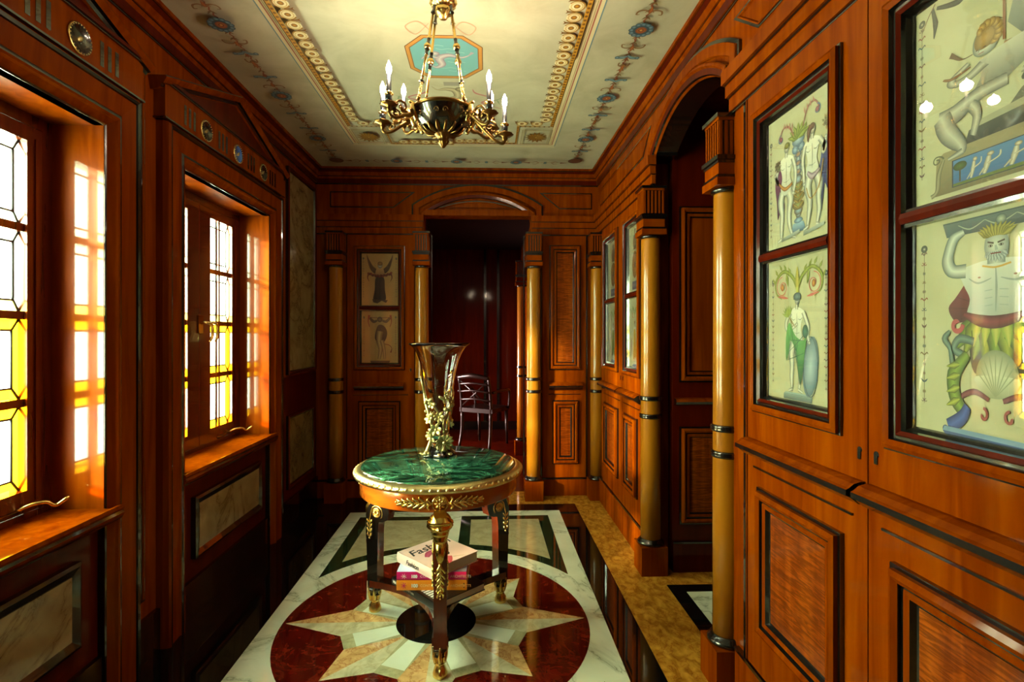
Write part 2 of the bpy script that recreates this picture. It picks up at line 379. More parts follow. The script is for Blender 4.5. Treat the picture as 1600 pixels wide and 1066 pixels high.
fpoly('star_inlay', st, .0015)
fpoly('white_star_slab', [([pol(.17, a-14), pol(.383, a-8.3), pol(.383, a+8.3), pol(.17, a+14)], 'marble_pure') for a in [22.5+45*k for k in range(8)]], .0018)
fpoly('black_centre_disc', [(cp(.188, 64), 'marble_black')], .0021)

# ceiling ----------------------------------------------------------------
m = M(); m.box(XL-.2, 2.7, Y0, YB+.3, ZC, ZC+.05, 'ceiling_plaster'); ceiling = m.build('ceiling', kind='structure')
CX, CY = -.235, 2.64
P = Paint(CE, lambda x, y: x, lambda x, y: y)
gold, gold_d, gold_l, brown = L('c98f2a'), L('7a4d14'), L('e6c878'), L('5a3312')
inset = L('e8d9b0')
xi = .683; yt = 3.50; yb = 2*CY-yt; notch_x = .44; yn = 3.83
def both(f):
    for s_ in (1, -1): f(s_)
# pale border band, outer lines
def loop(hx, ye, w, col):
    P.poly([(CX-hx-w/2, yb_(ye)), (CX-hx+w/2, yb_(ye)), (CX-hx+w/2, ye), (CX-hx-w/2, ye)], col)
    P.poly([(CX+hx-w/2, yb_(ye)), (CX+hx+w/2, yb_(ye)), (CX+hx+w/2, ye), (CX+hx-w/2, ye)], col)
    for yy in (ye, yb_(ye)): P.poly([(CX-hx-w/2, yy-w/2), (CX+hx+w/2, yy-w/2), (CX+hx+w/2, yy+w/2), (CX-hx-w/2, yy+w/2)], col)
yb_ = lambda ye: 2*CY-ye
loop(.712, 3.865, .05, inset); loop(.715, 3.84, .007, L('b06050')); loop(.738, 3.865, .006, L('6f8fa0')); loop(.705, 3.82, .003, L('a08050'))
# gold guilloche border following the notched corners
def path_half(s_):
    top = [(s_*xi, CY), (s_*xi, yt+.02), (s_*(notch_x+.02), yt+.02), (s_*(notch_x+.02), yn), (0, yn)]
    return [(CX+a, b) for a, b in top]
for s_ in (1, -1):
    for fl in (1, -1):
        pth = [(x, CY+fl*(y-CY)) for x, y in path_half(s_)]
        P.stroke(pth, .004, L('3b230c'), None, 0)
        ins = [(CX+s_*(xi-.012), CY), (CX+s_*(xi-.012), CY+fl*(yt+.008-CY)), (CX+s_*(notch_x+.008), CY+fl*(yt+.008-CY)), (CX+s_*(notch_x+.008), CY+fl*(yn-.012-CY)), (CX, CY+fl*(yn-.012-CY))]
        P.stroke(ins, .020, gold, None, 0)
        # beads on the gold band
        for a, b in zip(ins, ins[1:]):
            Ld = math.hypot(b[0]-a[0], b[1]-a[1]); nn = max(1, int(Ld/.028))
            for i in range(nn):
                t_ = (i+.5)/nn; P.ell(a[0]+(b[0]-a[0])*t_, a[1]+(b[1]-a[1])*t_, .008, None, gold_d, n=6)
        rp = [(CX+s_*(xi-.065), CY, CX+s_*(xi-.065), CY+fl*(yt-.07-CY), -s_, 0), (CX+s_*(xi-.065), CY+fl*(yt-.045-CY), CX+s_*(notch_x-.02), CY+fl*(yt-.045-CY), 0, -fl), (CX+s_*(notch_x-.045), CY+fl*(yn-.06-CY), CX, CY+fl*(yn-.06-CY), 0, -fl)]
        for ax, ay, bx, by, nx, ny in rp:
            Ld = math.hypot(bx-ax, by-ay); nn = max(1, round(Ld/.081))
            for i in range(nn):
                t_ = (i+.5)/nn; x, y = ax+(bx-ax)*t_, ay+(by-ay)*t_
                ang = math.atan2(ny, nx)
                P.ell(x, y, .034, None, L('efe0b8'), n=14)
                P.ring(x, y, .034, .007, L('a87b30'), 18, ang+.5, ang+2*PI-.5)
                P.ring(x, y, .025, .004, L('cfae6a'), 14)
                P.ell(x, y, .014, None, gold, gold_d, n=10)
                dx, dy = (bx-ax)/Ld, (by-ay)/Ld; ex, ey = x+dx*.040+nx*.030, y+dy*.040+ny*.030
                P.stroke([(ex-nx*.03, ey-ny*.03), (ex+nx*.006, ey+ny*.006)], [.004, .012], gold_d, None, 0)
                P.leaf(ex, ey, ex+nx*.012+dx*.012, ey+ny*.012+dy*.012, .007, gold_d); P.leaf(ex, ey, ex+nx*.012-dx*.012, ey+ny*.012-dy*.012, .007, gold_d)
        # corner square with sunflower
        sx, sy = CX+s_*(notch_x+.022+ (xi-notch_x)/2), CY+fl*((yt+.055+yn)/2-.005-CY+.0)
        hw, hh = (xi-notch_x)/2-.02, (yn-yt-.06)/2
        P.stroke([(sx-hw, sy-hh), (sx+hw, sy-hh), (sx+hw, sy+hh), (sx-hw, sy+hh), (sx-hw, sy-hh)], .004, L('8d7340'), None, 0)
        P.stroke([(sx-hw+.012, sy-hh+.012), (sx+hw-.012, sy-hh+.012), (sx+hw-.012, sy+hh-.012), (sx-hw+.012, sy+hh-.012), (sx-hw+.012, sy-hh+.012)], .009, L('b7a982'), None, 0)
        for k in range(14):
            a = 2*PI*k/14; P.leaf(sx+.015*math.cos(a), sy+.015*math.sin(a), sx+.082*math.cos(a), sy+.095*math.sin(a), .028, L('a5782e'), L('6b4515'))
        P.ell(sx, sy, .022, None, L('d0a850'), L('7b5016'))
        for k in range(7):
            a = 2*PI*k/7; P.ell(sx+.011*math.cos(a), sy+.011*math.sin(a), .004, None, L('5a3312'), n=6)
P.build('painted_gold_border', ceiling)
# garland
P = Paint(CE, lambda x, y: x, lambda x, y: y, .0006)
blue, blue_d, orange, rust = L('7ea0b4'), L('2f4858'), L('c07038'), L('8a4a2a')
def rosette(x, y, r=.055):
    for k in range(12):
        a = 2*PI*k/12; P.ell(x+r*.78*math.cos(a), y+r*.78*math.sin(a), r*.27, None, blue, blue_d, n=9)
    P.ell(x, y, r*.66, None, L('56707c'), blue_d); P.ell(x, y, r*.46, None, orange, rust); P.ell(x, y, r*.22, None, L('7a3a20'))
    P.ell(x, y, r*.12, None, L('d09a50'))
def scroll(x, y, dx, dy, s=1):
    nx, ny = -dy, dx
    for q in (1, -1):
        P.stroke([(x, y), (x+nx*q*.02*s+dx*.018, y+ny*q*.02*s+dy*.018), (x+nx*q*.048*s+dx*.012, y+ny*q*.048*s+dy*.012), (x+nx*q*.055*s-dx*.012, y+ny*q*.055*s-dy*.012), (x+nx*q*.04*s-dx*.012, y+ny*q*.04*s-dy*.012)], [.006,.009,.008,.007,.003], L('a07848'), L('6b4526'))
def lily(x, y, dx, dy):
    nx, ny = -dy, dx
    for q in (1, -1):
        P.stroke([(x-dx*.02, y-dy*.02), (x+nx*q*.02, y+ny*q*.02), (x+nx*q*.06+dx*.006, y+ny*q*.06+dy*.006)], [.012,.022,.014], blue, blue_d)
        P.ell(x+nx*q*.05, y+ny*q*.05, .012, None, L('8fb0c4'), blue_d)
    P.leaf(x, y, x+dx*.035, y+dy*.035, .016, rust)
def garland(x0, y0, x1, y1, ros, seg):
    Ld = math.hypot(x1-x0, y1-y0); dx, dy = (x1-x0)/Ld, (y1-y0)/Ld; nx, ny = -dy, dx
    n = int(Ld/.018)
    for i in range(n):      # twisted stem
        t_ = i/n*Ld; q = 1 if i % 2 else -1
        P.stroke([(x0+dx*t_+nx*q*.005, y0+dy*t_+ny*q*.005), (x0+dx*(t_+.02)-nx*q*.005, y0+dy*(t_+.02)-ny*q*.005)], .007, L('9a5636'), None, 0)
    for i in range(int(Ld/.05)):     # small leaves along the stem
        t_ = .02+i*.05; X_, Y_ = x0+dx*t_, y0+dy*t_
        for q in (1, -1): P.leaf(X_, Y_, X_+nx*q*.020+dx*.022, Y_+ny*q*.020+dy*.022, .011, L('a06a3c') if i % 2 else L('8a7048'), L('5c3a24'))
    for r0 in ros:
        rosette(x0+dx*r0, y0+dy*r0)
        if seg:
            for k, f in ((.13, 's'), (.235, 'l'), (.35, 'b'), (.465, 'm'), (.575, 't')):
                t_ = r0+k
                if t_ > Ld-.03: break
                X_, Y_ = x0+dx*t_, y0+dy*t_
                if f == 's': scroll(X_, Y_, dx, dy); P.leaf(X_, Y_, X_+dx*.045, Y_+dy*.045, .02, orange, rust)
                if f == 't': scroll(X_, Y_, -dx, -dy); P.leaf(X_, Y_, X_-dx*.045, Y_-dy*.045, .02, orange, rust)
                if f == 'l': lily(X_, Y_, dx, dy)
                if f == 'm': lily(X_, Y_, -dx, -dy)
                if f == 'b': P.leaf(X_-dx*.05, Y_-dy*.05, X_+dx*.03, Y_+dy*.03, .018, orange, rust); P.ell(X_, Y_, .012, None, L('b08040'), rust); scroll(X_-dx*.05, Y_-dy*.05, dx, dy, .5)
HG = .938; YG = 4.15
for s_ in (1, -1):
    x = CX+s_*HG
    garland(x, .95, x, YG, [.02+.0, .742-.03, 1.415, 2.10, 2.745], True)
    P.ell(x, YG, .055, None, L('8d5a3c'), L('5c3524')); P.ring(x, YG, .052, .006, L('5c3524'))
    for k in range(10): P.leaf(x, YG, x+.045*math.cos(k*.628), YG+.045*math.sin(k*.628), .012, L('6a3c28'))
x0, x1 = CX-HG+.05, CX+HG-.05
n = 90
P.stroke([(x0, YG), (x1, YG)], .005, L('8a5a3a'), None, 0)
for fx in (-.47, 0, .47):
    rosette(CX+fx, YG, .046)
for fx in (-.70, -.235, .235, .70):
    for q in (1, -1):
        P.stroke([(CX+fx+q*.05, YG), (CX+fx+q*.075, YG+.03), (CX+fx+q*.10, YG+.02)], [.005,.007,.003], rust); P.stroke([(CX+fx+q*.05, YG), (CX+fx+q*.075, YG-.03), (CX+fx+q*.10, YG-.02)], [.005,.007,.003], rust)
        P.stroke([(CX+fx+q*.12, YG), (CX+fx+q*.17, YG)], [.034, .002], L('7a4a34'), None, 0)
    for q in (1, -1): P.ell(CX+fx, YG+q*.012, .013, None, blue, blue_d)
P.build('painted_garland', ceiling)
# octagonal sea medallion and grotesque ornament beside it
P = Paint(CE, lambda x, y: x, lambda x, y: y, .0006)
OX, OY = -.208, 2.66
def octo(rx, ry, k=.52): return [(OX-rx, OY-ry*k), (OX-rx*k, OY-ry), (OX+rx*k, OY-ry), (OX+rx, OY-ry*k), (OX+rx, OY+ry*k), (OX+rx*k, OY+ry), (OX-rx*k, OY+ry), (OX-rx, OY+ry*k)]
P.poly(octo(.190,.205), L('6b3f1c')); P.poly(octo(.186,.20), L('c98f4a')); P.poly(octo(.170,.184), L('8d5a28')); P.poly(octo(.165,.178), L('7fb8bc'), L('6aa6b0'))
for i in range(9):
    yy = OY-.12+i*.03; xx = OX-.09+.05*((i*37) % 3)
    P.stroke([(xx, yy), (xx+.03, yy+.008), (xx+.06, yy), (xx+.09, yy+.008)], .003, L('a8d0d0'))
P.stroke([(OX+.12, OY-.03), (OX+.08, OY-.01), (OX+.02, OY-.03), (OX-.03, OY-.0), (OX-.02, OY+.06), (OX-.05, OY+.09), (OX-.08, OY+.07)], [.008,.02,.036,.05,.04,.022,.006], L('d8ccd0'), L('8a7d92'))
P.ell(OX-.05, OY-.045, .026, .02, L('ded0d0'), L('8a7d92')); P.stroke([(OX-.03, OY-.0), (OX-.09, OY-.02), (OX-.12, OY+.01)], [.02,.014,.006], L('d8ccd0'), L('8a7d92')); P.stroke([(OX+.12, OY-.03), (OX+.14, OY-.06)], [.006,.02], L('b0a0b0'))
rose = L('c07c80'); grey = L('8a8478')
for s_ in (1, -1):       # ribbons and beasts around the medallion
    P.stroke([(OX+s_*.05, OY-.24), (OX+s_*.10, OY-.31), (OX+s_*.16, OY-.27), (OX+s_*.12, OY-.21), (OX+s_*.05, OY-.30)], [.004,.008,.006,.006,.003], L('c79a80'))
    P.stroke([(OX+s_*.13, OY+.33), (OX+s_*.15, OY+.38), (OX+s_*.25, OY+.44), (OX+s_*.18, OY+.50), (OX+s_*.30, OY+.58)], [.004,.014,.01,.014,.004], rose)
    P.stroke([(OX+s_*.16, OY+.60), (OX+s_*.22, OY+.50), (OX+s_*.32, OY+.42)], [.004,.012,.002], L('8fa080'))
    for k in range(5): P.leaf(OX+s_*(.18+.03*k), OY+.56-.035*k, OX+s_*(.20+.03*k), OY+.63-.035*k, .012, L('9aa88a'))
P.poly(rect(OX-.03, OX+.06, OY+.245, OY+.29), L('a09a90'))
P.stroke([(OX-.10, OY+.30), (OX-.07, OY+.34), (OX-.02, OY+.33), (OX+.03, OY+.35), (OX+.04, OY+.42), (OX+.0, OY+.48), (OX+.03, OY+.56)], [.006,.012,.035,.05,.045,.03,.012], L('d5c7a6'), L('766a52'))
P.ell(OX+.055, OY+.33, .025, None, L('cabb98'), L('5f5540')); P.stroke([(OX+.03, OY+.42), (OX-.04, OY+.46), (OX-.05, OY+.52)], [.02,.014,.008], L('cabb98'), L('766a52')); P.stroke([(OX+.04, OY+.44), (OX+.09, OY+.48), (OX+.08, OY+.54)], [.02,.014,.008], L('cabb98'), L('766a52'))
P.build('painted_medallion', ceiling)

# cornice, spandrel and frieze helpers -------------------------------------
CROWN = [(0, 2.625, 'wood'), (.006, 2.625, 'ebony'), (.006, 2.636, 'ebony'), (.012, 2.636, 'wood'), (.014, 2.672, 'wood_red'), (.022, 2.688, 'wood'), (.022, 2.694, 'ebony'), (.028, 2.694, 'wood'), (.038, 2.722, 'wood'), (.050, 2.738, 'wood_red'), (.050, 2.744, 'ebony'), (.058, 2.744, 'wood'), (.060, ZC, 'wood'), (0, ZC, 'wood')]
LINE = [(0, 0, 'ebony'), (.001, .004, 'ebony'), (.009, .004, 'ebony'), (.011, .0, 'ebony')]
def trap(cs): return cs
def inlay(m, pl, pts, h0, closed=True, k=1): sweep(m, pl, pts, [(o*k, h, mt) for o, h, mt in [(0, -.002, 'ebony'), (0, .003, 'ebony'), (.010, .003, 'ebony'), (.010, .006, 'wood'), (.016, .007, 'wood'), (.020, -.002, 'wood')]], closed, h0)
def fascia(m, pl, u0, u1, ends, h0=0.0):
    # stepped three-band architrave; ends = (step at u0, step at u1)
    for (za, zb, h, st_) in ((2.214, 2.262, .022, .012), (2.268, 2.312, .034, .006), (2.318, 2.368, .048, 0)):
        pl.box(m, u0+st_*ends[0], u1-st_*ends[1], za, zb, 0, h0+h, 'wood')
    for (za, zb, h, st_) in ((2.205, 2.214, .016, .016), (2.262, 2.268, .026, .010), (2.312, 2.318, .038, .005)):
        pl.box(m, u0+st_*ends[0], u1-st_*ends[1], za, zb, 0, h0+h, 'ebony')

# ---- wall_right --------------------------------------------------------------
AC = 2.475
m = M()
R.box(m, Y0, 1.975, 0, 2.368, -.12, 0, 'wood'); R.box(m, 3.055, YB, 0, 2.368, -.12, 0, 'wood')
R.box(m, Y0, 1.975, 2.368, ZC, -.12, 0, 'wood'); R.box(m, 3.055, YB, 2.368, ZC, -.12, 0, 'wood')
inner = arc(AC, .43, 2.385, .125, 24)     # from +Y side to -Y side? ordered
inner = sorted(inner, key=lambda q: q[0])
m.prism(R, [(1.975, 2.368), (AC-.43, 2.368)] + inner + [(AC+.43, 2.368), (3.055, 2.368), (3.055, ZC), (1.975, ZC)], -.12, 0, 'wood', 'ebony')
wall_right = m.build('wall_right', kind='structure')
m = M(); run(m, R, Y0, YB, CROWN); m.build('crown_moulding', wall_right)
def arch_mould(pl, c, parent, open_):
    m = M()
    o = [(c+.555, 2.368)] + arc(c, .555, 2.462, .175, 28, True)[0:0] + sorted(arc(c, .555, 2.462, .175, 28), key=lambda q: -q[0]) + [(c-.555, 2.368)]
    sweep(m, pl, o, [(0, 0, 'ebony'), (0, .012, 'ebony'), (.014, .014, 'ebony'), (.016, .020, 'wood'), (.06, .020, 'wood'), (.064, .012, 'wood')])
    i_ = [(c+.485, 2.368)] + sorted(arc(c, .485, 2.40, .165, 28), key=lambda q: -q[0]) + [(c-.485, 2.368)]
    sweep(m, pl, i_, [(0, .0, 'wood'), (0, .030, 'ebony'), (.004, .034, 'wood'), (.014, .038, 'wood'), (.022, .026, 'wood'), (.046, .022, 'wood_red'), (.050, .012, 'ebony'), (.055, 0, 'wood')])
    m.build('arch_moulding', parent)
arch_mould(R, AC, wall_right, True)
m = M(); fascia(m, R, Y0, 1.99, (0, 1)); fascia(m, R, 2.905, YB, (1, 0)); m.build('entablature', wall_right)
m = M()
inlay(m, R, [(3.15, 2.433), (4.34, 2.433), (4.34, 2.570), (2.99, 2.570)], 0)
inlay(m, R, [(Y0+.1, 2.433), (1.80, 2.433), (1.98, 2.570), (Y0+.1, 2.570)], 0)
m.build('inlaid_line', wall_right)
# passage behind the arch
m = M()
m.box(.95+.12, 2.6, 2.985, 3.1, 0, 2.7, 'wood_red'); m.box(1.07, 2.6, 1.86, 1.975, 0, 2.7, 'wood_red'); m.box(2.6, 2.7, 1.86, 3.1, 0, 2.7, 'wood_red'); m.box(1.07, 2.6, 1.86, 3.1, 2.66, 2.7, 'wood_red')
wall_passage = m.build('wall_passage', kind='structure')
PS = Pl((0, 2.985, 0), (1,0,0), (0,0,1), (0,-1,0))
FRM = [(0, 0, 'ebony'), (0, .012, 'ebony'), (.010, .012, 'ebony'), (.010, .024, 'wood'), (.022, .030, 'wood'), (.034, .022, 'wood'), (.034, .014, 'ebony'), (.042, .014, 'ebony'), (.046, .018, 'wood'), (.058, .014, 'wood'), (.066, .004, 'ebony'), (.072, .001, 'ebony')]
m = M()
sweep(m, PS, rect(1.108, 1.80, .275, .835), FRM, True); PS.box(m, 1.17, 1.74, .33, .78, -.01, .004, 'satinwood')
sweep(m, PS, rect(1.108, 1.80, 1.09, 2.10), FRM, True); PS.box(m, 1.17, 1.74, 1.15, 2.04, -.01, .004, 'wood')
m.build('panel_moulding', wall_passage)
m = M(); run(m, PS, 1.08, 2.55, [(0, .955, 'ebony'), (.03, .965, 'ebony'), (.04, .98, 'ebony'), (.034, .995, 'wood'), (0, 1.0, 'wood')]); m.build('chair_rail', wall_passage)
m = M(); PS.box(m, 1.07, 2.6, 0, .165, 0, .014, 'wood_red'); PS.box(m, 1.07, 2.6, .165, .175, 0, .018, 'ebony'); m.build('baseboard_passage', wall_passage)
# baseboard right
m = M()
for a, b in ((Y0, 1.93), (3.09, 4.33)): R.box(m, a, b, 0, .188, 0, .022, 'wood'); R.box(m, a, b, .188, .200, 0, .026, 'ebony')
m.build('baseboard_right', kind='structure')

# ---- wall_back ----------------------------------------------------------------
BC = -.074
m = M()
m.prism(B, [(XL-.1, 0), (-.525, 0), (-.525, 2.368), (.377, 2.368), (.377, 0), (XR+.1, 0), (XR+.1, ZC), (XL-.1, ZC)], -.12, 0, 'wood')
wall_back = m.build('wall_back', kind='structure')
m = M(); run(m, B, XL, XR, CROWN); m.build('crown_moulding', wall_back)
arch_mould(B, BC, wall_back, False)
m = M()
ty = [(BC-.36, 2.435), (BC+.36, 2.435)] + sorted(arc(BC, .30, 2.447, .05, 14), key=lambda q: -q[0])
inlay(m, B, ty, .006); B.box(m, BC-.47, BC+.47, 2.368, 2.415, 0, .03, 'wood')
inlay(m, B, [(-1.31, 2.433), (-.78, 2.433), (-.60, 2.568), (-1.31, 2.568)], 0); inlay(m, B, [(.62, 2.433), (.90, 2.433), (.90, 2.570), (.45, 2.570)], 0)
m.build('inlaid_line', wall_back)
m = M(); fascia(m, B, XL, -.525, (0, 1)); fascia(m, B, .377, XR, (1, 0)); m.build('entablature', wall_back)
m = M()
for a, b in ((XL, -.525), (.377, XR)): B.box(m, a, b, 0, .140, 0, .022, 'wood'); B.box(m, a, b, .140, .150, 0, .026, 'ebony')
m.build('baseboard_back', kind='structure')

# ---- wall_left ------------------------------------------------------------------
m = M(); ob = .49
edges = [Y0, WC[0]-ob, WC[0]+ob, WC[1]-ob, WC[1]+ob, YB]
for a, b in ((edges[0], edges[1]), (edges[2], edges[3]), (edges[4], edges[5])): Lw.box(m, a, b, 0, ZC, -.26, 0, 'wood')
for c in WC: Lw.box(m, c-ob, c+ob, 0, .70, -.26, 0, 'wood_red'); Lw.box(m, c-ob, c+ob, 2.142, ZC, -.26, 0, 'wood')  # wall under the sills darkened: its shade is put into the wood colour
wall_left = m.build('wall_left', kind='structure')
m = M(); run(m, Lw, Y0, YB, [(h*1.15, v, k) for h, v, k in CROWN]); m.build('crown_moulding', wall_left)
for c in WC:      # marble below each sill
    m = M(); Lw.box(m, c-.335, c+.335, .315, .535, 0, .022, 'marble_wall'); m.build('marble_panel', wall_left, label='pale veined marble panel')
m = M(); Lw.box(m, 3.82, 4.37, 1.105, 2.54, 0, .008, 'marble_wall'); m.build('marble_panel', wall_left, label='tall veined marble panel')
m = M(); Lw.box(m, 3.82, 4.33, .285, .755, 0, .010, 'marble_wall_dark'); m.build('marble_panel', wall_left, label='small veined marble panel')
m = M(); Lw.box(m, 3.66, YB, .18, 1.06, 0, .004, 'wood_red')  # low zone between the panels darker too, shade carried in the wood colour
for r_ in (rect(3.79, 4.40, 1.075, 2.57), rect(3.79, 4.36, .255, .785)): sweep(m, Lw, r_, [(0, 0, 'ebony'), (0, .022, 'ebony'), (.012, .028, 'wood_red'), (.022, .02, 'wood_red'), (.03, .006, 'ebony')], True)
for c in WC: sweep(m, Lw, rect(c-.375, c+.375, .275, .575), [(0, 0, 'ebony'), (0, .024, 'ebony'), (.012, .030, 'ebony'), (.04, .020, 'ebony')], True)
m.build('panel_moulding', wall_left)
m = M()
for a, b in ((Y0, WC[0]-.645), (WC[0]-.505, WC[0]+.505), (WC[0]+.645, WC[1]-.645), (WC[1]-.505, WC[1]+.505), (WC[1]+.645, YB)): Lw.box(m, a, b, 0, .18, 0, .02, 'ebony')
m.build('baseboard_left', kind='structure')
m = M(); inlay(m, Lw, [(WC[0]+.72, .25), (WC[1]-.72, .25), (WC[1]-.72, 2.50), (WC[0]+.72, 2.50)], 0); m.build('inlaid_line', wall_left)
# rear wall behind the viewer
m = M(); m.box(XL-.2, XR+.2, Y0-.1, Y0, 0, ZC, 'wood_red'); m.build('wall_front', kind='structure')

# ---- windows ----------------------------------------------------------------------
def window(idx, c, label):
    w = empty('window_%d' % idx, (XL, c, .72), kind='structure', label=label)
    # casing: mitred, splayed board with ebony lines
    m = M()
    pth = [(c+.482, 0), (c+.482, 2.132), (c-.482, 2.132), (c-.482, 0)]
    sweep(m, Lw, pth, [(0, -.012, 'ebony'), (0, .026, 'ebony'), (-.006, .029, 'ebony'), (-.008, .026, 'wood'), (-.028, .044, 'wood'), (-.034, .052, 'wood'), (-.042, .054, 'wood'), (-.048, .054, 'ebony'), (-.056, .050, 'ebony'), (-.062, .044, 'wood'), (-.133, .052, 'wood'), (-.136, .058, 'ebony'), (-.148, .060, 'ebony'), (-.156, .052, 'wood'), (-.162, .03, 'wood'), (-.162, 0, 'wood')])
    m.build('casing', w)
    m = M(); Lw.box(m, c-.66, c+.66, 2.302, 2.448, 0, .050, 'wood'); Lw.box(m, c-.665, c+.665, 2.296, 2.303, 0, .056, 'ebony')
    for k in (-1.43, -.5, .5, 1.43):
        for j in (-1, 0, 1): Lw.box(m, c+k*.33+j*.038-.009, c+k*.33+j*.038+.009, 2.325, 2.415, .04, .0515, 'ebony')
    m.build('frieze', w)
    for k in (-1, 0, 1):
        m = M(); cc = Lw.p(c+k*.33, 2.366, .049); T = Matrix.Rotation(PI/2, 4, 'Y')
        m.lathe([(.054, 0), (.054, .005), (.050, .007), (.046, .007), (.044, .004), (0, .004)], cc, 28, 'gilt', True, T, mats=['gilt', 'gilt', 'ebony', 'ebony', 'cameo_blue' if k == 0 and idx == 2 else 'ebony'])
        for i in range(24):
            a = 2*PI*i/24; m.blob(Lw.p(c+k*.33+.047*math.cos(a), 2.366+.047*math.sin(a), .056), .0028, 'gilt_pale', nu=6, nv=4)
        m.blob(Lw.p(c+k*.33, 2.366, .053), (.003, .018, .008), 'gilt_pale', Matrix.Rotation(.7, 4, 'X'))
        m.build('medallion', w)
    m = M()   # pediment
    tri = [(c-.655, 2.46), (c+.655, 2.46), (c, 2.67)]
    m.prism(Lw, tri, 0, .034, 'wood_red'); Lw.box(m, c-.675, c+.675, 2.448, 2.456, 0, .060, 'ebony'); Lw.box(m, c-.68, c+.68, 2.456, 2.470, 0, .066, 'wood_red')
    sweep(m, Lw, [(c+.70, 2.462), (c, 2.685), (c-.70, 2.462)], [(0, 0, 'wood'), (0, .075, 'wood'), (.006, .078, 'ebony'), (.014, .074, 'wood'), (.030, .062, 'wood'), (.034, .050, 'ebony'), (.046, .044, 'ebony'), (.050, .036, 'wood'), (.056, 0, 'wood')])
    m.build('pediment', w)
    # reveal lining and sill
    m = M()
    for s_ in (1, -1): a, b = sorted((c+s_*.48, c+s_*.49)); Lw.box(m, a, b, .70, 2.142, -.24, .024, 'wood_polished')
    Lw.box(m, c-.49, c+.49, 2.132, 2.142, -.24, .024, 'wood_polished'); m.build('reveal', w)
    m = M(); Lw.box(m, c-.48, c+.48, .700, .722, -.24, .052, 'wood'); run(m, Lw, c-.53, c+.53, [(0, .668, 'wood'), (.052, .668, 'wood'), (.058, .676, 'ebony'), (.062, .684, 'wood_red'), (.066, .694, 'wood'), (.062, .704, 'ebony'), (.066, .712, 'wood'), (.060, .7235, 'wood'), (0.05, .7235, 'wood')]); m.build('sill', w)
    # frame and sashes at X = -1.60
    m = M(); hx = -.19
    for r_ in [(c-.48, c-.44, .722, 2.132), (c+.44, c+.48, .722, 2.132), (c-.44, c+.44, .722, .745), (c-.44, c+.44, 2.09, 2.132)]: Lw.box(m, r_[0], r_[1], r_[2], r_[3], hx-.04, hx+.030, 'mahogany')
    m.build('outer_frame', w)
    for s_ in (-1, 1):
        sash = M(); g0, g1, z0, z1 = .116, .374, .822, 2.036
        uu = lambda a, b: tuple(sorted((c+s_*a, c+s_*b)))
        a, b = uu(.003, g0); Lw.box(sash, a, b, .747, 2.088, hx-.03, hx+.03, 'mahogany')
        a, b = uu(g1, .438); Lw.box(sash, a, b, .747, 2.088, hx-.03, hx+.03, 'mahogany')
        a, b = uu(g1+.03, g1+.045); Lw.box(sash, a, b, .78, 2.05, hx+.028, hx+.036, 'mahogany')
        a, b = uu(g0, g1); Lw.box(sash, a, b, .747, z0, hx-.03, hx+.03, 'mahogany'); Lw.box(sash, a, b, z1, 2.088, hx-.03, hx+.03, 'mahogany')
        rh = (z1-z0)/4
        for k in range(1, 4): Lw.box(sash, a, b, z0+k*rh-.014, z0+k*rh+.014, hx-.012, hx+.02, 'mahogany')
        a, b = uu((g0+g1)/2-.010, (g0+g1)/2+.010); Lw.box(sash, a, b, z0, z1, hx-.012, hx+.016, 'mahogany')
        so_ = sash.build('sash', w)
        for row in range(4):
            for col in range(2):
                pu0 = g0+(g1-g0)/2*col+(.010 if col else 0); pu1 = pu0+(g1-g0)/2-.010; a, b = uu(pu0, pu1)
                v0 = z0+row*rh+(.014 if row else 0); v1 = z0+(row+1)*rh-(.014 if row < 3 else 0)
                pm = M(); e = .022 if row < 2 else .016; ev = .038
                out = rect(a, b, v0, v1); e = .028 if row < 2 else .022; eo, ei = e, .006
                outer_hi = (col == 1) == (s_ > 0); eL, eR = (ei, eo) if outer_hi else (eo, ei); inn = rect(a+eL, b-eR, v0+ev, v1-ev)
                ce_ = .018; out2 = rect(a, b, v0, v1)
                # amber side strip only on the side the photo shows; bevelled corners
                bm_ = 'glass_amber' if row < 2 else ('glass_straw' if row == 2 else 'glass_pale')  # upper rows paler: washout from the brighter sky put into the glass colour
                for i in range(4):
                    j = (i+1) % 4; mt_ = bm_
                    if row == 2 and i in (1, 3): mt_ = 'glass_pale'
                    if row == 2 and i == 2: mt_ = 'glass_pale'
                    pm.add([Lw.p(*out[i], hx), Lw.p(*out[j], hx), Lw.p(*inn[j], hx), Lw.p(*inn[i], hx)], [(0,1,2,3)], mt_)
                pm.add([Lw.p(q[0], q[1], hx) for q in inn], [(0,1,2,3)], 'glass_clear')
                po = pm.build('pane', so_)
                cm = M(); r_ = .0044
                for i in range(4):
                    j = (i+1) % 4; cm.tube([Lw.p(*inn[i], hx+.001), Lw.p(*inn[j], hx+.001)], r_, 'lead', 5); cm.tube([Lw.p(*out[i], hx+.001), Lw.p(*inn[i], hx+.001)], r_, 'lead', 5)
                for (p_, q_) in ((inn[0], inn[3]), (inn[1], inn[2])): pass
                cm.build('leading', so_)
    # casement stay on the sill
    m = M(); m.tube([Lw.p(c+.33, .762, hx+.03), Lw.p(c+.355, .776, hx+.055), Lw.p(c+.385, .778, hx+.085), Lw.p(c+.400, .762, hx+.105), Lw.p(c+.420, .778, hx+.125), Lw.p(c+.43, .784, hx+.13)], [.006,.007,.007,.006,.007,.004], 'gilt', 8, 4); m.tube([Lw.p(c+.20, .757, hx+.03), Lw.p(c+.34, .762, hx+.035)], .006, 'antique_brass'); m.blob(Lw.p(c+.22, .757, hx+.03), (.015,.03,.010), 'antique_brass'); m.build('casement_stay', w, label='brass casement stay')
    m = M()
    Lw.box(m, c-.02, c+.03, 1.37, 1.47, hx+.028, hx+.036, 'antique_brass')
